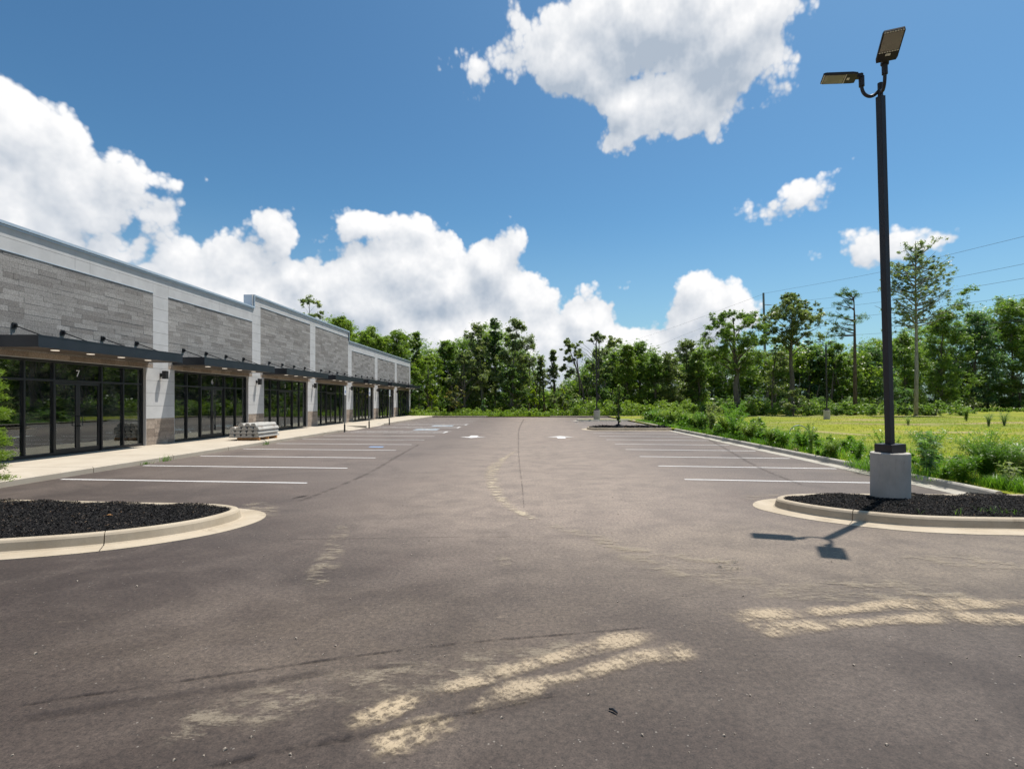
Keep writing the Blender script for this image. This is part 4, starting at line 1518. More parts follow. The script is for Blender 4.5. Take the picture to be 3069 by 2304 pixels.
# ---------------------------------------------------------------- small things by the far end and in the field
def flat_pallet(label, loc, rz):
    p_ = thing('pallet', label, 'pallet', 'pallets past the shops', loc, rz)
    for j in range(3):
        MB().box(-0.6, 0.6, -0.5 + j * 0.46, -0.42 + j * 0.46, 0.018, 0.10).obj('stringer', MAT['oldwood'], p_)
    for j in range(6):
        MB().box(-0.6 + j * 0.215, -0.6 + j * 0.215 + 0.12, -0.5, 0.5, 0.101, 0.12).obj('deck_board', MAT['oldwood'], p_)
    for j in range(3):
        MB().box(-0.6 + j * 0.54, -0.6 + j * 0.54 + 0.12, -0.5, 0.5, 0.0, 0.0175).obj('bottom_board', MAT['oldwood'], p_)


flat_pallet('flat grey wooden pallet lying past the end of the shops, nearer the wall', (-13.75, 62.4 + 2.4, 0.15), 0.1)
flat_pallet('flat grey wooden pallet lying past the end of the shops, nearer the kerb', (-12.4, 65.2, 0.15), -0.05)
ub = thing('utility_box', 'small pale green utility box in the shrubs past the shops', 'utility box', loc=(-14.0, 68.5, 0.1))
MB().box(-0.45, 0.45, -0.35, 0.35, 0.0, 0.75).obj('cabinet', MAT['white'], ub, bevel=0.03)
MB().box(-0.48, 0.48, -0.38, 0.38, 0.751, 0.81).obj('lid', MAT['white'], ub, bevel=0.02)
hx, hy, _ = at(2396, 1300, 27.5)
arc = [(hx - 0.52 * math.cos(a), hy + 0.1 * math.sin(a), 0.05 + 0.52 * math.sin(a)) for a in np.linspace(0, PI, 17)]
MB().tube(arc, 0.022, 8).obj('pipe_hoop', MAT['pipe'], label='blue plastic pipe bent into a hoop in the grass', category='pipe', smooth=True)
for i, (x, yb, yt, Y_, lab) in enumerate(((2139, 1252, 1200, 40, 'thin dark wooden stake standing in the weeds beside the kerb'),)):
    b = at(x, yb, Y_)
    MB().tube([(b[0], Y_, 0.1), (b[0] + 0.02, Y_, H - (yt - CY) / F * Y_)], 0.05, 6).obj('stake', MAT['bark'], label=lab, category='stake')


# ---------------------------------------------------------------- vegetation
def unit(a):
    return a / (np.linalg.norm(a, axis=-1, keepdims=True) + 1e-9)


def leaf_quads(C, out, size, r, aspect=0.55, up=0.95, outward=0.55):
    """one small four-sided leaf (or leaf clump) at each centre C"""
    n = len(C)
    N = unit(r.normal(size=(n, 3)) * 0.75 + np.array((0, 0, up)) + out * outward)
    T = unit(np.cross(N, r.normal(size=(n, 3))))
    B = np.cross(N, T)
    s = size * (0.55 + 0.9 * r.random(n))[:, None]
    T, B = T * s, B * s * aspect
    bend = N * s * 0.18
    return np.stack([C - T - bend, C + B * (0.8 + 0.4 * r.random(n))[:, None] + bend * .3, C + T - bend, C - B * (0.8 + 0.4 * r.random(n))[:, None] + bend * .3], 1)


def ball(r, n, centre, rad, flat=0.8, shell=0.5):
    d = unit(r.normal(size=(n, 3)))
    q = r.random(n) ** shell
    p = d * q[:, None] * rad
    p[:, 2] *= flat
    return p + centre, d


def spray(r, k, c, rc, flat, ls):
    """a leafy bough: several small uneven tufts, with strays between them"""
    ns = max(3, min(9, k // 14))
    sc_, _ = ball(r, ns, c, rc * 0.95, flat, 0.45)
    w = r.random(ns) ** 1.5 + 0.15
    j = r.choice(ns, size=k, p=w / w.sum())
    sr = rc * (0.22 + 0.30 * r.random(ns))
    d = unit(r.normal(size=(k, 3)))
    q = np.where(r.random(k) < 0.18, 0.6 + 1.5 * r.random(k), r.random(k) ** 0.5)
    off_ = d * (q * sr[j])[:, None]
    off_[:, 2] *= 0.7
    out_ = unit(d + 0.8 * (sc_[j] - c) / rc)
    return leaf_quads(sc_[j] + off_, out_, ls, r)


def profile(shape, t):
    if shape == 'round':
        return max(0.12, 1 - (2 * t - 0.95) ** 2) ** 0.6
    if shape == 'dome':
        return max(0.10, 1 - max(0, (t - 0.25) / 0.78) ** 2) ** 0.6 * min(1, 0.45 + 2.2 * t)
    if shape == 'column':
        return min(1, 0.55 + 2 * t) * min(1, 0.25 + (1 - t) * 2.0)
    if shape == 'cone':
        return max(0.10, (1 - t)) ** 0.75 * min(1, 0.5 + 4 * t)
    if shape == 'vase':
        return 0.45 + 0.55 * math.sin(min(1, t * 1.15) * PI * 0.62) if t < 0.86 else 0.7 * (1.12 - t) / 0.26
    return 1.0


def make_tree(label, box, Y, shape='round', leaf='mid', n=5000, ls=0.20, clusters=34, trunk=None, tr=0.16, bark='bark',
              seed=0, cr=0.22, group=None, name='tree', cat='tree', fill=0.5, ground=0.1, clump=None, lean=0.0, flat=0.8, ymul=0.8, bare=True, lobe=0.56):
    """box = crown in photograph pixels (x0, x1, top, bottom) seen at depth Y"""
    r = np.random.default_rng(seed + 100)
    x0, x1, yt, yb = box
    if group == TG:
        n, ls = int(n * 1.9), ls * 0.70
    if shape in ('dome', 'column', 'cone') and group == TG:
        cr, clusters, n = cr * 1.5, int(clusters * 1.7), int(n * 1.7)
        x0, x1 = x0 - 0.10 * (x1 - x0), x1 + 0.10 * (x1 - x0)
    a, b = at(x0, yt, Y), at(x1, yb, Y)
    cxm, w, zt, zb = (a[0] + b[0]) / 2, (b[0] - a[0]) / 2, a[2], max(b[2], 0.2)
    bx = cxm if trunk is None else (trunk - CX) / F * Y
    root = thing(name, label, cat, group, (bx, Y, ground))
    off = np.array((bx, Y, ground))
    CL = []
    lob = 1.0 - lobe / 2 + lobe * r.random((7, 6))                 # uneven outline: lobes by height and by bearing
    for i in range(clusters):
        t = (i + r.random()) / clusters
        t = t ** 0.85
        ang = r.random() * 2 * PI
        q = lob[min(6, int(t * 7)), int(ang / (2 * PI) * 6) % 6]
        pw = profile(shape, t) * w * q
        rr = math.sqrt(r.random()) if r.random() > 0.4 else 0.9 + 0.25 * r.random()
        rc = w * cr * (0.45 + 0.85 * r.random() ** 1.5) * (0.7 + 0.3 * profile(shape, t))
        R_ = max(0.0, pw - rc * 0.5) * rr
        CL.append((np.array((cxm + R_ * math.cos(ang) + lean * (t - 0.5) * w, Y + R_ * math.sin(ang) * ymul, zb + (zt - zb) * t - rc * 0.3 + 0.06 * (zt - zb) * r.normal() * (t < 0.9))), rc))
    if clump:
        for (px, py, rad) in clump:
            c = at(px, py, Y)
            CL.append((np.array((c[0], Y + r.normal() * 0.4 * w * 0.3, c[2])), rad / F * Y))
    tot = sum(c[1] ** 2 for c in CL)
    Q = []
    for c, rc in CL:
        k = max(6, int(n * rc ** 2 / tot))
        Q.append(spray(r, k, c, rc, flat, ls))
    Vq = np.concatenate(Q) - off
    link('crown', quads_mesh('crown', Vq, MAT['leaf_' + leaf]), root)
    # trunk and limbs
    m = MB()
    ztop = zb + (zt - zb) * 0.86
    k = 7
    tx = cxm + lean * 0.4 * w
    path = []
    for i in range(k + 1):
        t = i / k
        path.append(np.array((bx + (tx - bx) * t ** 1.6 + r.normal() * 0.05 * w * 0.4 * (0 < i), Y + r.normal() * 0.04 * w * (0 < i), ground + (ztop - ground) * t)))
    path[0][2] = ground - 0.1
    m.tube([p - off for p in path], [tr * (1.15 - 1.0 * (i / k) ** 0.9) + 0.012 for i in range(k + 1)], 8)
    if bare:
        order = r.permutation(len(CL))[:26]
        for i in order:
            c, rc = CL[i]
            zc = max(zb * 0.75 + 0.25, c[2] - 0.55 * abs(np.hypot(c[0] - tx, c[1] - Y)) - 0.1 * (zt - zb))
            tt = min(0.95, max(0.12, (zc - ground) / (ztop - ground)))
            f = tt * k
            j = min(k - 1, int(f))
            st = path[j] + (path[j + 1] - path[j]) * (f - j)
            mid = (st + c) / 2 + np.array((0, 0, 0.08 * np.linalg.norm(c - st)))
            r0 = max(0.02, tr * (1.1 - tt) * 0.5)
            m.tube([st - off, mid - off, c - off], [r0, r0 * 0.6, 0.012], 5, cap=False)
    m.obj('trunk', MAT[bark], root, smooth=True)
    return root


TG = 'trees along the far edge'
# behind and beside the shops
make_tree('slim tree whose leafy top pokes up alone above the shop roof', (868, 985, 886, 1010), 78, 'vase', 'olive', 1500, 0.24, 16, None, 0.14, 'bark', 1, 0.26, TG)
make_tree('bright green tree just showing over the shop roof', (975, 1075, 950, 1120), 74, 'dome', 'bright', 5200, 0.20, 34, None, 0.18, 'bark', 2, 0.24, TG)
make_tree('bright green broad tree behind the last shop window bay', (1045, 1165, 985, 1180), 72, 'dome', 'bright', 7000, 0.20, 40, None, 0.2, 'bark', 3, 0.24, TG)
make_tree('bright green tree towering over the end corner of the shops', (1130, 1250, 990, 1190), 74, 'dome', 'bright', 7000, 0.20, 40, None, 0.2, 'bark', 4, 0.24, TG)
make_tree('pointed green tree behind the corner of the shops', (1218, 1280, 996, 1180), 76, 'cone', 'mid', 4200, 0.20, 30, None, 0.18, 'bark', 5, 0.26, TG)
make_tree('rounded yellow green tree close past the end wall of the shops', (1222, 1345, 1066, 1215), 70, 'round', 'bright', 6500, 0.18, 40, None, 0.16, 'bark', 6, 0.24, TG)
make_tree('deep green tree in the gap between bright tree and tall trio', (1285, 1380, 1020, 1200), 80, 'dome', 'mid', 5200, 0.21, 34, None, 0.18, 'bark', 7, 0.24, TG)
make_tree('dark spreading tree behind the small pink tipped tree', (1330, 1450, 1058, 1225), 71, 'round', 'olive', 6200, 0.18, 40, 1392, 0.17, 'bark', 8, 0.23, TG)
make_tree('tall ragged tree, first of the tall trio past the shops', (1385, 1475, 978, 1200), 74, 'column', 'olive', 6200, 0.19, 44, 1447, 0.17, 'bark_pale', 9, 0.27, TG)
make_tree('tall narrow tree, middle of the tall trio past the shops', (1458, 1512, 956, 1190), 75, 'column', 'dark', 4600, 0.19, 36, 1484, 0.16, 'bark_pale', 10, 0.34, TG)
make_tree('tallest pale trunked tree, last of the tall trio beside the sky gap', (1503, 1594, 956, 1200), 73, 'column', 'olive', 6200, 0.19, 46, 1531, 0.17, 'bark_pale', 11, 0.27, TG)
make_tree('low leafy tree at the foot of the tall trio', (1480, 1592, 1105, 1232), 70, 'round', 'dark', 5200, 0.17, 34, None, 0.12, 'bark', 12, 0.24, TG)
make_tree('thin airy pine on the near side of the sky gap', (1598, 1644, 1066, 1165), 76, 'cone', 'olive', 1700, 0.17, 26, 1632, 0.13, 'bark_pine', 13, 0.30, TG)
make_tree('thin airy pine a little taller, standing in the sky gap', (1634, 1680, 1050, 1160), 78, 'cone', 'olive', 1900, 0.17, 26, 1662, 0.13, 'bark_pine', 14, 0.30, TG)
make_tree('open crowned oak arching towards the sky gap', (1668, 1730, 1012, 1130), 72, 'vase', 'olive', 3000, 0.19, 26, 1755, 0.16, 'bark', 15, 0.27, TG)
make_tree('open crowned oak right behind the far island lamp', (1728, 1868, 996, 1160), 72, 'vase', 'olive', 6600, 0.19, 46, 1790, 0.2, 'bark', 16, 0.21, TG)
make_tree('dark bushy tree below the open crowned oaks', (1755, 1870, 1120, 1240), 68, 'round', 'dark', 5600, 0.17, 36, None, 0.14, 'bark', 17, 0.24, TG)
make_tree('slender pointed tree next to the open crowned oak', (1846, 1912, 1034, 1220), 72, 'dome', 'bright', 4800, 0.18, 34, None, 0.13, 'bark', 18, 0.36, TG)
make_tree('slender pointed tree behind the columnar island tree', (1882, 1955, 1024, 1220), 74, 'dome', 'mid', 5200, 0.18, 36, None, 0.13, 'bark', 19, 0.34, TG)
make_tree('short slender tree in the dip of the tree line', (1926, 2000, 1062, 1225), 72, 'dome', 'mid', 3800, 0.18, 30, None, 0.12, 'bark', 20, 0.36, TG)
make_tree('slender dark tree past the dip of the tree line', (1962, 2042, 1056, 1225), 73, 'dome', 'olive', 4200, 0.18, 32, None, 0.12, 'bark', 21, 0.33, TG)
make_tree('bushy pine topped tree left of the big round tree', (2014, 2104, 1018, 1215), 76, 'dome', 'olive', 5200, 0.18, 40, None, 0.15, 'bark_pine', 22, 0.28, TG)
make_tree('yellow green tree tucked beside the big round tree', (2060, 2130, 1050, 1225), 74, 'dome', 'mid', 4800, 0.18, 34, None, 0.14, 'bark', 23, 0.28, TG)
make_tree('big round crowned tree with thick dark trunk standing in the shrubs', (2094, 2300, 930, 1085), 64, 'round', 'mid', 15000, 0.16, 100, 2209, 0.36, 'bark', 24, 0.19, TG, clump=[(2150, 1060, 34), (2255, 1075, 34), (2235, 1110, 26), (2190, 1100, 28)], lobe=0.25)
make_tree('big tree with leaning grey trunk beside the utility pole', (2284, 2478, 876, 1035), 66, 'round', 'olive', 12500, 0.17, 90, 2371, 0.32, 'bark', 25, 0.19, TG, clump=[(2466, 1005, 20), (2488, 990, 14)], lobe=0.35)
make_tree('thin sparse tree between the two big broad trees', (2296, 2356, 1010, 1190), 70, 'column', 'olive', 1700, 0.18, 26, 2313, 0.12, 'bark', 26, 0.26, TG)
make_tree('green tree behind the leaning trunked tree', (2380, 2480, 1040, 1215), 82, 'dome', 'blue', 5600, 0.22, 38, None, 0.16, 'bark', 27, 0.25, TG)
make_tree('green tree behind the far lamp in the field', (2455, 2555, 1030, 1215), 80, 'dome', 'mid', 5600, 0.21, 38, 2498, 0.16, 'bark', 28, 0.25, TG)
make_tree('dense green tree just left of the near lamp pole', (2540, 2670, 1040, 1215), 84, 'dome', 'blue', 6600, 0.22, 42, None, 0.18, 'bark', 29, 0.24, TG)
make_tree('dense green tree just right of the near lamp pole', (2650, 2770, 1000, 1215), 88, 'dome', 'mid', 6600, 0.23, 42, None, 0.18, 'bark', 30, 0.24, TG)
make_tree('leafy tree leaning outward behind the tall white trunked tree', (2755, 2890, 940, 1210), 90, 'dome', 'mid', 7000, 0.24, 46, None, 0.2, 'bark', 31, 0.22, TG, clump=[(2870, 915, 30), (2895, 885, 26), (2915, 865, 16), (2850, 945, 34), (2825, 980, 30)])
make_tree('broad dark tree in the wood, right of the white trunked tree', (2855, 2985, 930, 1215), 98, 'dome', 'blue', 8200, 0.25, 46, None, 0.22, 'bark', 32, 0.23, TG)
make_tree('broad tree at the edge of the picture behind the sand path', (2955, 3110, 905, 1215), 100, 'dome', 'mid', 9000, 0.26, 48, None, 0.22, 'bark', 33, 0.22, TG)
make_tree('lighter green tree bulging forward from the wood at the far side', (2860, 2975, 1040, 1222), 97, 'round', 'mid', 5200, 0.23, 36, None, 0.16, 'bark', 34, 0.24, TG)
make_tree('tall tree just outside the wood, at the picture edge', (3075, 3290, 880, 1215), 100, 'dome', 'blue', 8000, 0.27, 44, None, 0.22, 'bark', 35, 0.22, TG)

# the tall pale-trunked tree and the broken pine, branch by branch
r4 = np.random.default_rng(77)


def limb_tree(label, trunk_px, Y, limbs, leaf, bark, tr, n, ls, crad, seed, aspect=0.55, up=0.5):
    """limbs: list of (start y pixel on the trunk, [tip pixels]); leaves gather along the outer part of each limb"""
    r = np.random.default_rng(seed)
    tp = [np.array(at(x, y_, Y)) for x, y_ in trunk_px]
    tp[0][2] = 0.0
    root = thing('tree', label, 'tree', TG, (tp[0][0], Y, 0.1))
    off = np.array((tp[0][0], Y, 0.1))
    m = MB()
    k = len(tp)
    m.tube([p - off for p in tp], [tr * (1.1 - 0.95 * i / (k - 1)) for i in range(k)], 9)
    xs, ys = [p[0] for p in trunk_px][::-1], [p[1] for p in trunk_px][::-1]
    C = []
    for (ys_, tip, dep, dens) in limbs:
        sx = np.interp(ys_, ys, xs)
        s = np.array(at(sx, ys_, Y))
        e = np.array(at(tip[0], tip[1], Y)) + (0, dep, 0)
        mid = (s + e) / 2 + np.array((0, 0, -0.05 * np.linalg.norm(e - s)))
        pts = smooth([s, mid, e], 4)
        m.tube([p - off for p in pts], list(np.linspace(tr * 0.36, 0.015, len(pts))), 5, cap=False)
        L = np.linalg.norm(e - s)
        kk = max(8, int(n * dens))
        nb = max(2, int(L / (crad * 1.3)))
        for j in range(nb):
            t = 0.35 + 0.65 * (j + r.random()) / nb
            c = s + (e - s) * t + r.normal(size=3) * crad * 0.5
            C.append(spray(r, max(5, int(kk / nb)), c, crad * (0.8 + 0.9 * r.random()), 0.7, ls) if aspect > 0.3 else
                     leaf_quads(*ball(r, max(3, kk // nb), c, crad * (0.6 + 0.7 * r.random()), 0.6, 0.6), ls, r, aspect, up))
    Q = np.concatenate(C)
    link('crown', quads_mesh('crown', Q - off, MAT['leaf_' + leaf]), root)
    m.obj('trunk', MAT[bark], root, smooth=True)
    return root


def c8(x, y_):
    return (2350 + x / 2.0765, 650 + y_ / 2.0765)


limbs = []
for i in range(60):
    t = (i + r4.random()) / 60
    yy = 950 - (950 - 735) * t
    wdt = 100 * (profile('round', min(1, 0.22 + 0.78 * t)))
    sgn = 1 if i % 2 else -1
    x = 2744 + sgn * wdt * (0.35 + 0.65 * r4.random()) + (8 if sgn > 0 else 0)
    limbs.append((min(yy + 34 + 14 * r4.random(), 985), (x, yy - 6 * r4.random()), r4.normal() * 1.4, 0.017))
limbs += [(975, (2672, 972), 0.3, 0.02), (985, (2690, 962), -0.4, 0.02), (968, (2820, 958), 0.4, 0.02), (745, (2744, 722), 0, 0.02), (800, (2855, 800), 0.4, 0.03), (840, (2860, 815), -0.4, 0.025), (820, (2668, 812), 0.2, 0.025), (860, (2662, 868), 0.2, 0.025)]
limb_tree('tall slender tree with pale straight trunk just right of the near lamp pole', [(2745, 1232), (2747, 1100), (2746, 980), (2744, 860), (2744, 728)], 62,
          limbs, 'olive', 'bark_pale', 0.22, 6500, 0.15, 0.50, 4)
pl = [(905, (2552, 872), 0.2, .05), (893, (2522, 868), 0.0, .09), (900, (2507, 880), 0.3, .07), (925, (2497, 905), 0.0, .09), (930, (2520, 900), -0.5, .08), (960, (2486, 938), 0.1, .10), (965, (2510, 930), 0.5, .08),
      (990, (2482, 962), 0.0, .08), (1000, (2498, 975), -0.4, .06), (1005, (2475, 1000), 0.3, .09), (1004, (2496, 996), 0.2, .06), (890, (2571, 882), 0, .05), (945, (2582, 945), 0, .06), (960, (2576, 955), 0.3, .04), (900, (2532, 876), 0.4, .07), (975, (2520, 965), 0.4, .06)]
limb_tree('broken topped pine with bare trunk and ragged branches on one side', [(2563, 1190), (2562, 1080), (2561, 960), (2559, 886)], 66, pl, 'dark', 'bark_pine', 0.24, 3000, 0.17, 0.55, 5, 0.16, 0.3)

# small planted and wild trees in front of the wood
make_tree('young tree with pink orange tips in the mulch bed past the shops', (1340, 1394, 1153, 1222), 63.5, 'round', 'myrtle', 1500, 0.11, 26, 1366, 0.05, 'bark_pale', 40, 0.26)
make_tree('columnar young evergreen on the dark mulch island', (1844, 1866, 1152, 1258), 35.0, 'column', 'mid', 2000, 0.07, 44, 1853.7, 0.04, 'bark', 41, 0.55, ground=0.2, flat=1.5)
make_tree('lime green sapling before the tall trio', (1582, 1618, 1168, 1216), 66, 'round', 'lime', 700, 0.15, 14, 1604, 0.05, 'bark', 42, 0.32, 'lime green saplings before the wood')
make_tree('lime green sapling by the end wall of the shops', (1276, 1315, 1164, 1240), 66.5, 'column', 'lime', 1000, 0.16, 16, 1292, 0.05, 'bark', 43, 0.36, 'lime green saplings before the wood')
make_tree('lime green sapling in front of the sky gap', (1672, 1700, 1165, 1232), 66, 'column', 'lime', 700, 0.15, 14, None, 0.05, 'bark', 44, 0.36, 'lime green saplings before the wood')
make_tree('silvery leaved bush before the sky gap', (1645, 1734, 1160, 1240), 67, 'round', 'olive', 3000, 0.15, 26, None, 0.06, 'bark', 45, 0.26, name='shrub', cat='shrub')
make_tree('green vine covered stump before the tall trio', (1440, 1456, 1198, 1244), 64, 'column', 'blue', 500, 0.13, 12, None, 0.08, 'bark', 46, 0.5, name='vine_stump', cat='stump', bare=False)
make_tree('leafy dark shrub at the end wall of the shops', (1228, 1285, 1150, 1244), 66.5, 'round', 'dark', 4200, 0.16, 30, None, 0.08, 'bark', 47, 0.26, name='shrub', cat='shrub')
make_tree('pale shrub below the leaning trunked tree', (2335, 2425, 1168, 1232), 60, 'round', 'olive', 2600, 0.12, 24, None, 0.06, 'bark', 48, 0.26, name='shrub', cat='shrub')
make_tree('small bush at the foot of the wood by the sand path', (2890, 2945, 1188, 1232), 86, 'round', 'olive', 1000, 0.17, 14, None, 0.06, 'bark', 49, 0.3, name='shrub', cat='shrub')
make_tree('bush beside the foot of the pale trunked tree', (2690, 2740, 1188, 1240), 64, 'round', 'blue', 1500, 0.12, 16, None, 0.05, 'bark', 50, 0.3, name='shrub', cat='shrub')
make_tree('yellow green bush right of the pale trunked tree', (2775, 2835, 1205, 1245), 62, 'round', 'mid', 1500, 0.11, 16, None, 0.05, 'bark', 51, 0.3, name='shrub', cat='shrub')

# soft-needled young conifer, its outer sprays reaching into the picture by the near mulch island
r = np.random.default_rng(9)
con = thing('conifer', 'feathery young conifer at the edge of the near mulch island before the shop front', 'tree', None, (-9.74, 9.0, 0.13))
m = MB()
m.tube([(0, 0, -0.05), (0.03, 0, 1.6), (0, 0.02, 3.2)], [0.07, 0.05, 0.01], 8)
Q = []
for i in range(150):
    t = (i + r.random()) / 150
    z = 0.22 + 2.9 * t
    L = (0.76 * (1 - t ** 2.5) ** 0.8 + 0.08) * (0.80 + 0.28 * r.random())
    a = r.random() * 2 * PI
    e = np.array((L * math.cos(a), L * math.sin(a), z + 0.10 * L + 0.05 * r.normal()))
    s = np.array((0.02, 0.0, max(0.1, z - 0.15 * L)))
    m.tube([s, (s + e) / 2 + (0, 0, 0.06), e], [0.010, 0.007, 0.002], 4, cap=False)
    k = int(220 + 420 * L)
    tt = 0.25 + 0.8 * r.random(k) ** 0.8
    P = s + (e - s) * tt[:, None] + r.normal(size=(k, 3)) * (0.045, 0.045, 0.03)
    P[:, 2] += 0.06 * np.sin(tt * PI)
    d = unit(e - s)
    dirs = unit(r.normal(size=(k, 3)) * 0.6 + d * 0.9 + np.array((0, 0, 0.2)))
    wv_ = unit(np.cross(dirs, r.normal(size=(k, 3)))) * 0.0085
    ln = (0.030 + 0.040 * r.random(k))[:, None]
    Q.append(np.stack([P - wv_, P + dirs * ln * .5 - wv_ * 1.2, P + dirs * ln, P + wv_], 1))
link('crown', quads_mesh('crown', np.concatenate(Q), MAT['leaf_bright']), con)
m.obj('trunk', MAT['bark'], con)


# ---- the wood behind, one mass: crowns without end behind the single trees
def mass(name, label, spots, leaf, ls, per, seed, flat=0.85):
    r = np.random.default_rng(seed)
    Q = []
    for (c, rad) in spots:
        q_ = spray(r, int(per * (0.6 + 0.8 * r.random())), np.array(c), rad, flat, ls)
        Q.append(q_[q_[:, :, 2].min(axis=1) > 0.05])
    return link(name, quads_mesh(name, np.concatenate(Q), MAT['leaf_' + leaf]), kind='stuff', label=label)


r = np.random.default_rng(21)
tx = [700, 860, 985, 1050, 1200, 1300, 1400, 1450, 1560, 1580, 1592, 1600, 1660, 1700, 1740, 1800, 1870, 2000, 2100, 2300, 2400, 2500, 2600, 2700, 2800, 2900, 3000, 3300]
ty = [980, 975, 985, 1010, 1040, 1055, 1050, 1020, 1030, 1090, 1150, 1165, 1175, 1170, 1130, 1080, 1085, 1110, 1085, 1085, 1080, 1070, 1075, 1050, 1000, 960, 950, 930]
A, B_, C_ = [], [], []
for i in range(1400):
    x = 760 + (3300 - 760) * r.random()
    Y = (80 if x < 2600 else 101) + 8 * r.random()
    top = np.interp(x, tx, ty) - (0 if 1575 < x < 1740 else (18 if x < 1320 else 40)) + 18 * math.sin(x * 0.045) * math.sin(x * 0.017)
    y_ = top + (1236 - top) * r.random() ** 1.1
    rad = (1.5 + 1.6 * r.random())
    (A if i % 3 else B_).append((at(x, y_ + rad / Y * F * 0.35, Y), rad))
mass('woods', 'mass of darker woodland behind the single trees', A, 'mid', 0.23, 250, 31)
mass('woods', 'mass of lighter green woodland behind the single trees', B_, 'bright', 0.23, 250, 32)
E_ = []
for i in range(330):                                      # the wood goes on round the field and behind the shops
    t = r.random()
    if i % 4:
        X, Y = 104 + 90 * t + 8 * r.random(), 104 - 95 * t ** 1.3 + 8 * r.random()
    else:
        X, Y = -40 - 45 * t, 84 - 60 * t + 8 * r.random()
    E_.append(((X, Y, 0.8 + 13 * r.random() ** 1.2), 2.0 + 1.8 * r.random()))
mass('woods', 'woodland carrying on past the edges of the picture', E_, 'mid', 0.40, 120, 34)
# low shade at the foot of the wood
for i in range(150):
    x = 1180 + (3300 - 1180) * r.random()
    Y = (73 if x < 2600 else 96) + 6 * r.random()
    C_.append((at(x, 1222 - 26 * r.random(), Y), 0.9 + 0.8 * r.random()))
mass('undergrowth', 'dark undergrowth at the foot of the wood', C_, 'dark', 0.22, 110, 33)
m = MB()
for i in range(90):
    x = 1240 + (3200 - 1240) * r.random()
    Y = (76 if x < 2600 else 99) + 8 * r.random()
    b = at(x, 1230, Y)
    h = 4 + 3 * r.random()
    if 1585 < x < 1740:
        h = 8
    m.tube([(b[0], Y, 0), (b[0] + r.normal() * 0.2, Y, h * 0.5), (b[0] + r.normal() * 0.5, Y, h)], [0.14, 0.11, 0.05], 5, cap=False)
m.obj('undergrowth', MAT['bark'], kind='stuff', label='thin trunks standing in the depth of the wood')


# ---- tall weeds and shrubs between the lot and the wood, and along the kerb
def belt(name, label, n, xr, Yr, hr, leaf, ls, per, seed, zb=0.1):
    r = np.random.default_rng(seed)
    sp = []
    for i in range(n):
        Y = Yr[0] + (Yr[1] - Yr[0]) * r.random()
        X = (xr[0] + (xr[1] - xr[0]) * r.random() - CX) / F * Y
        h = hr[0] + (hr[1] - hr[0]) * r.random() ** 1.5
        rr = 0.35 * h + 0.12
        for q in range(2):
            sp.append(((X + r.normal() * 0.25 * h, Y + r.normal() * 0.2 * h, zb + h * (0.35 + 0.35 * q)), rr * (1 - 0.3 * q)))
    return mass(name, label, sp, leaf, ls, per, seed, 1.0)


belt('weeds', 'grassy weeds along the far end of the lot', 210, (1215, 1800), (61.9, 66), (0.4, 1.0), 'bright', 0.11, 60, 51)
belt('weeds', 'belt of tall pale weeds behind the far island', 170, (1720, 2330), (61.6, 68), (0.9, 2.1), 'bright', 0.12, 120, 52)
belt('weeds', 'belt of greener tall weeds behind the far island', 120, (1720, 2640), (62, 69), (0.8, 2.0), 'mid', 0.12, 110, 53)
belt('weeds', 'shrubby weeds at the foot of the wood beyond the field', 130, (2380, 2900), (62, 78), (0.7, 1.9), 'mid', 0.13, 110, 54)
belt('weeds', 'low weeds far out before the dark wood', 60, (2850, 3150), (84, 92), (0.4, 0.9), 'mid', 0.15, 60, 55)


def kerb_belt(name, label, n, xr, yr, hr, leaf, ls, per, seed):
    r = np.random.default_rng(seed)
    sp = []
    for i in range(n):
        Y = yr[0] + (yr[1] - yr[0]) * r.random()
        X = xr[0] + (xr[1] - xr[0]) * r.random()
        h = (hr[0] + (hr[1] - hr[0]) * r.random() ** 1.4) * (0.6 if 17.9 < Y < 25 else 1.0)
        sp.append(((X, Y, 0.1 + h * 0.45), 0.30 * h + 0.10))
        sp.append(((X + r.normal() * 0.1, Y + r.normal() * 0.1, 0.1 + h * 0.8), 0.18 * h + 0.05))
    return mass(name, label, sp, leaf, ls, per, seed, 1.25)


kerb_belt('weeds', 'low leafy weeds crowding the field side of the kerb', 85, (9.15, 11.2), (18, 47), (0.3, 0.85), 'weed', 0.06, 200, 61)
kerb_belt('weeds', 'darker weeds crowding the field side of the kerb', 38, (9.2, 11.0), (24, 47), (0.4, 0.95), 'mid', 0.055, 230, 62)
kerb_belt('weeds', 'short weeds by the kerb near the lamp drum', 26, (8.9, 11.6), (10.4, 18), (0.15, 0.45), 'weed', 0.035, 330, 63)


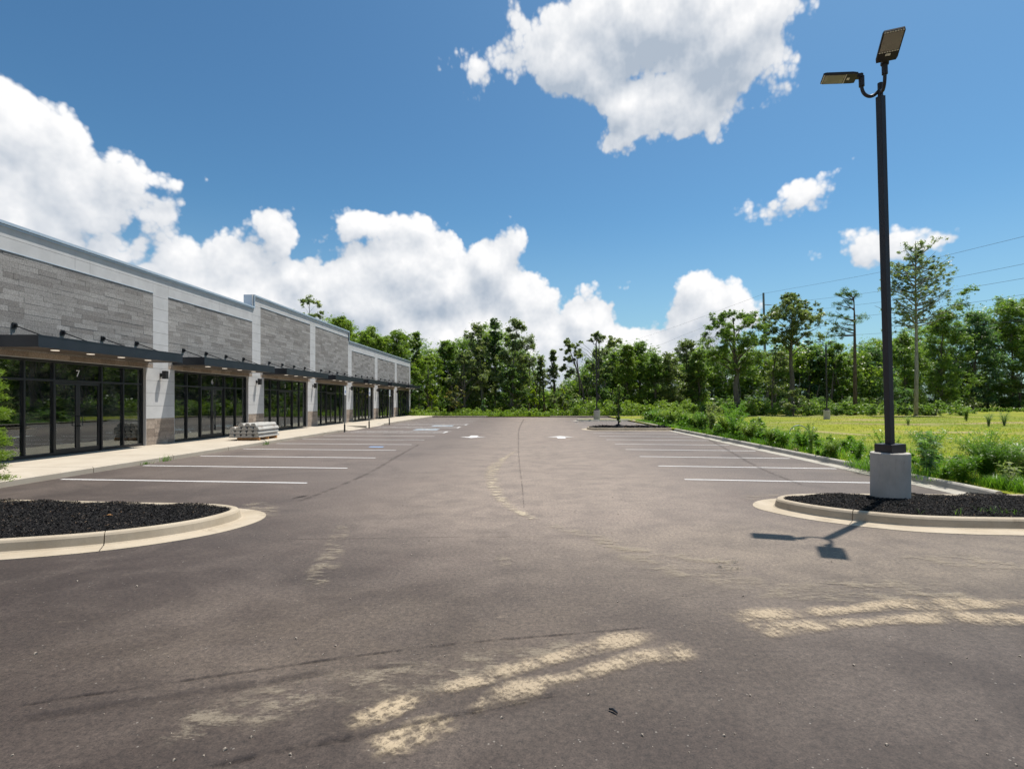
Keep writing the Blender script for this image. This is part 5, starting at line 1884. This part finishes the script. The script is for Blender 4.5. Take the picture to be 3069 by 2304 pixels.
def weed(label, X, Y, h, spread, stems, leaf, ls, per, seed, aspect=0.35, group='big weeds along the kerb', narrow=False):
    """one weed: stems that fan out from the root, leaves set along them"""
    r = np.random.default_rng(seed)
    root = thing('weed', label, 'weed', group, (X, Y, 0.1))
    m = MB()
    Q = []
    for i in range(stems):
        a = 2 * PI * i / stems + r.random()
        hh = h * (0.6 + 0.4 * r.random())
        sp = spread * (0.3 + 0.7 * r.random())
        s = np.array((0.04 * math.cos(a), 0.04 * math.sin(a), 0))
        e = np.array((sp * math.cos(a), sp * math.sin(a), hh))
        md = np.array((e[0] * 0.35, e[1] * 0.35, hh * 0.6))
        pts = smooth([s, md, e], 4)
        m.tube(pts, list(np.linspace(0.009, 0.003, len(pts))), 5, cap=False)
        PP = np.array(pts)
        t = (0.12 + 0.88 * r.random(per)) * (len(PP) - 1)
        j = np.minimum(t.astype(int), len(PP) - 2)
        base = PP[j] + (PP[j + 1] - PP[j]) * (t - j)[:, None]
        dirs = unit(r.normal(size=(per, 3)) * (0.8, 0.8, 0.35) + (0, 0, 0.25))
        n_ = unit(np.cross(dirs, r.normal(size=(per, 3))))
        side = unit(np.cross(dirs, (0, 0, 1.0)) + r.normal(size=(per, 3)) * 0.25)
        L = (ls * (0.5 + 0.8 * r.random(per)))[:, None]
        reach = (0.10 * h * r.random(per))[:, None] if narrow else 0.0
        b0 = base + dirs * reach
        droop = np.array((0, 0, -0.28)) * L
        Q.append(np.stack([b0, b0 + dirs * L * .5 + side * L * aspect * .5, b0 + dirs * L + droop, b0 + dirs * L * .5 - side * L * aspect * .5], 1))
    link('leaves', quads_mesh('leaves', np.concatenate(Q), MAT['leaf_' + leaf]), root)
    m.obj('stems', MAT['leaf_' + leaf], root)
    return root


weed('bushy feathery weed, the largest in the thicket right of the concrete drum', 9.75, 11.6, 1.12, 0.75, 34, 'weed', 0.10, 190, 1, 0.22, narrow=True)
weed('second feathery weed mound at the picture edge right of the drum', 10.55, 12.0, 0.95, 0.75, 28, 'weed', 0.10, 170, 2, 0.22, narrow=True)
weed('tall broad leaved weed with drooping dark leaves right of the concrete drum', 8.95, 12.2, 1.06, 0.28, 5, 'blue', 0.20, 22, 3, 0.42)
weed('broad leaved weed with pale leaves low in front of the thicket', 9.25, 10.45, 0.55, 0.20, 4, 'olive', 0.14, 18, 4, 0.42)
weed('leafy weed directly behind the concrete drum', 8.9, 13.6, 1.0, 0.40, 10, 'weed', 0.09, 80, 5, 0.35)
weed('weed with upright stems just left of the concrete drum', 8.95, 14.8, 0.75, 0.30, 10, 'weed', 0.08, 80, 6, 0.3)
weed('leafy weed at the kerb left of the near lamp, with tall single stem', 9.1, 17.6, 1.05, 0.22, 7, 'mid', 0.09, 80, 7, 0.3)
weed('rounded leafy weed by the kerb next to the blue hoop', 9.3, 18.6, 0.85, 0.50, 16, 'weed', 0.09, 100, 8, 0.3)
weed('weed with long lance leaves before the blue hoop', 9.2, 20.6, 0.80, 0.55, 20, 'bright', 0.20, 60, 9, 0.20)
weed('weed with long lance leaves left of the blue hoop', 9.3, 23.0, 0.95, 0.60, 22, 'bright', 0.22, 60, 10, 0.20)
weed('tall bushy weed in mid kerb, the highest before the far shrubs', 9.8, 26.0, 1.75, 0.80, 24, 'weed', 0.12, 110, 11, 0.3)
weed('tall weed with big pale leaves beside the highest bushy weed', 9.5, 28.4, 1.7, 0.45, 9, 'olive', 0.20, 50, 12, 0.45)
weed('dark rounded weed by the kerb corner of the tree island', 9.6, 31.5, 1.0, 0.6, 18, 'mid', 0.12, 100, 13, 0.35)
weed('bright mound of weed where the tree island meets the field', 9.6, 37.0, 1.35, 0.95, 26, 'bright', 0.13, 110, 14, 0.3)
weed('dark clump of upright reeds far out in the field, nearer one', at(2963, 1270, 36)[0], 36, 1.0, 0.35, 26, 'blue', 0.16, 20, 15, 0.12, 'reed clumps in the field')
weed('dark clump of upright reeds far out in the field, at the picture edge', at(3010, 1268, 37)[0], 37, 1.05, 0.45, 30, 'blue', 0.16, 20, 16, 0.12, 'reed clumps in the field')
weed('small upright weed in the field right of the near lamp pole', at(2722, 1275, 38)[0], 38, 0.8, 0.3, 12, 'mid', 0.12, 40, 17, 0.2, 'reed clumps in the field')
weed('leafy weed standing alone in the field below the sand path', at(2896, 1245, 46)[0], 46, 1.3, 0.4, 10, 'mid', 0.18, 50, 18, 0.35, 'reed clumps in the field')


for i, (X, Y, h, sp, st, lf, ls_, per, lab) in enumerate([
        (8.98, 11.3, 0.62, 0.45, 18, 'weed', 0.09, 110, 'low feathery weed between the drum and the big thicket'),
        (9.45, 12.9, 1.05, 0.55, 22, 'weed', 0.10, 130, 'feathery weed behind the broad leaved weed'),
        (10.2, 11.0, 0.80, 0.60, 22, 'mid', 0.10, 130, 'darker weed filling the front of the thicket'),
        (11.1, 11.5, 0.90, 0.65, 24, 'weed', 0.10, 130, 'feathery weed at the very edge of the picture'),
        (9.0, 16.2, 0.60, 0.45, 16, 'bright', 0.10, 90, 'bright low weed in the gap of the kerb weeds left of the drum'),
        (9.15, 19.6, 0.70, 0.50, 18, 'weed', 0.10, 100, 'round weed by the kerb below the blue hoop'),
        (9.3, 24.6, 1.15, 0.60, 22, 'weed', 0.12, 110, 'bushy weed next to the lance leaved weeds'),
        (9.7, 27.2, 1.35, 0.75, 24, 'bright', 0.14, 100, 'bright bushy weed before the tall pale leaved weed'),
        (9.4, 30.0, 1.15, 0.60, 20, 'weed', 0.13, 100, 'leafy weed short of the tree island corner'),
        (9.9, 33.6, 1.2, 0.70, 22, 'mid', 0.14, 100, 'dark leafy weed level with the tree island'),
        (9.8, 40.0, 1.2, 0.80, 22, 'bright', 0.15, 90, 'bright weed beyond the tree island'),
        (9.9, 43.5, 1.1, 0.80, 20, 'weed', 0.15, 90, 'last big kerb weed before the far lamp island')]):
    weed(lab, X, Y, h, sp, st, lf, ls_, per, 200 + i, 0.26, narrow=i < 6)


# ---- bare soil and straw patches in the field
SOIL = [([(2740, 1362), (2830, 1372), (2930, 1380), (3069, 1385), (3300, 1390)], [0.5, 1.2, 1.6, 2.2, 2.0], 'soil'),
        ([(2560, 1346), (2640, 1356), (2760, 1366)], [0.4, 0.9, 0.5], 'soil'), ([(2320, 1285), (2420, 1290), (2540, 1300), (2620, 1304)], [0.5, 1.6, 1.8, 0.6], 'straw'),
        ([(2900, 1330), (3000, 1335), (3200, 1340)], [1.0, 2.2, 1.5], 'straw'), ([(2480, 1266), (2600, 1270), (2760, 1272)], [0.8, 2.2, 1.0], 'soil'),
        ([(2700, 1300), (2850, 1296), (3000, 1300)], [0.8, 2.4, 1.2], 'straw'), ([(2230, 1266), (2330, 1268), (2420, 1266)], [0.6, 1.6, 0.8], 'straw')]
SOILP = []
for i, (px, ww, mt) in enumerate(SOIL):
    pts = smooth([gp(x, y_, 0.12)[:2] for x, y_ in px], 6)
    W = np.interp(np.linspace(0, 1, len(pts)), np.linspace(0, 1, len(ww)), ww)
    o = strip(pts, 0.119 + 0.001 * i, list(W)).obj('bare_soil', MAT[mt], uv=True, kind='stuff', label='patch of bare soil and dry straw in the field grass')
    uv = np.empty(len(o.data.loops) * 2, np.float32)
    o.data.uv_layers['UVMap'].data.foreach_get('uv', uv)
    e = np.minimum(uv[0::2], uv[0::2].max() - uv[0::2])
    o.data.uv_layers.new(name='ends').data.foreach_set('uv', np.stack([e, e], 1).ravel().astype(np.float32))
    SOILP += [(p_[0], p_[1], w_ * 0.36) for p_, w_ in zip(pts, W)]
SOILP = np.array(SOILP)


# ---- grass
def blades(name, label, pts, hgt, wid, leaf, seed, lean=0.5, per=3):
    r = np.random.default_rng(seed)
    P = np.repeat(np.array(pts, float), per, axis=0)
    n = len(P)
    P[:, :2] += r.normal(size=(n, 2)) * hgt * 0.25
    a = r.random(n) * 2 * PI
    h = hgt * (0.4 + 0.9 * r.random(n))
    d = np.stack([np.cos(a), np.sin(a)], 1)
    s = np.stack([-d[:, 1], d[:, 0], np.zeros(n)], 1) * (wid * (0.6 + 0.8 * r.random(n)))[:, None]
    l_ = lean * (0.3 + r.random(n))
    mid = P + np.concatenate([d * (h * l_ * 0.35)[:, None], (h * 0.6)[:, None]], 1)
    tip = P + np.concatenate([d * (h * l_)[:, None], (h * (1 - 0.25 * l_))[:, None]], 1)
    V = np.concatenate([np.stack([P - s, P + s, mid + s * .7, mid - s * .7], 1), np.stack([mid - s * .7, mid + s * .7, tip, tip], 1)])
    V[n:, 3] = tip - s * 0.05
    return link(name, quads_mesh(name, V, MAT['leaf_' + leaf]), kind='stuff', label=label)


r = np.random.default_rng(71)
pts = []
while len(pts) < 11000:
    Y = 11 + 50 * r.random() ** 1.2
    X = 9.3 + (Y * 0.98 - 9.3 + 2) * r.random()
    if X < 9.2 or (np.hypot(SOILP[:, 0] - X, SOILP[:, 1] - Y) < SOILP[:, 2]).any() or math.sin(X * 0.9 + 2 * math.sin(Y * 0.4)) * math.sin(Y * 0.7) > 0.35 + 0.5 * r.random():
        continue
    pts.append((X, Y, 0.11))
blades('grass', 'short yellow green grass all over the field', pts, 0.11, 0.009, 'grass', 72, 0.7, 3)
pts = [(9.0 + 4 * r.random() ** 2, 10.2 + 36 * r.random(), 0.11) for i in range(5000)]
blades('grass', 'greener grass at the foot of the kerb weeds', pts, 0.22, 0.008, 'weed', 73, 0.8, 4)
pts = [(at(1240 + 1000 * r.random(), 1240, 62)[0], 61.4 + 4 * r.random(), 0.11) for i in range(5000)]
blades('grass', 'rough grass along the far end of the lot', pts, 0.42, 0.02, 'bright', 74, 0.6, 3)
pts = [(8.65 + 0.5 * r.normal() * 0.5, 13.2 + 1.0 * r.normal() * 0.6, 0.10) for i in range(500)]
blades('grass', 'tuft of grass spilling over the kerb left of the drum', [p for p in pts if p[0] > 8.2], 0.22, 0.007, 'weed', 75, 1.1, 5)
pts = [(9.0 + 0.7 * r.random(), 9.9 + 1.0 * r.random(), 0.10) for i in range(700)]
blades('grass', 'long grass where the kerb breaks off by the lamp island', pts, 0.26, 0.006, 'weed', 76, 1.0, 4)
pts = [(6.6 + 0.35 * r.normal(), 7.95 + 0.06 * r.normal(), 0.14) for i in range(26)]
blades('grass', 'thin grass growing at the lamp island kerb', pts, 0.13, 0.003, 'weed', 77, 1.3, 3)
for q, (x, y_, h) in enumerate(((478, 1381, 0.20), (418, 1391, 0.09), (800, 1332, 0.16))):
    c = gp(x, y_)
    pts = [(-10.98 + 0.05 * r.normal() * .5, c[1] + 0.10 * r.normal(), 0.0) for i in range(22)]
    o = blades('grass_tuft', None, pts, h, 0.006, 'weed', 80 + q, 1.0, 3)
    del o['kind']
    o['label'] = ('grass tuft growing from the sidewalk kerb near the second parking line', 'tiny grass tuft in the sidewalk kerb joint', 'grass tuft below the loose black strap')[q]
    o['category'] = 'grass tuft'
    o['group'] = 'grass tufts along the sidewalk kerb'
m = MB()
n = 24
m.v = [(0, 0, 0.36)] + [(0.55 * math.cos(2 * PI * i / n), 0.55 * math.sin(2 * PI * i / n), 0.13) for i in range(n)]
m.f = [(0, i + 1, (i + 1) % n + 1) for i in range(n)]
m.uv = [(0, 0)] * 3 * n
o = m.obj('mulch_mound', MAT['mulch_bed'], kind='stuff', label='small mound of dark mulch at the foot of the columnar tree')
o.location = ((1853.7 - CX) / F * 35.0, 35.0, 0.0)
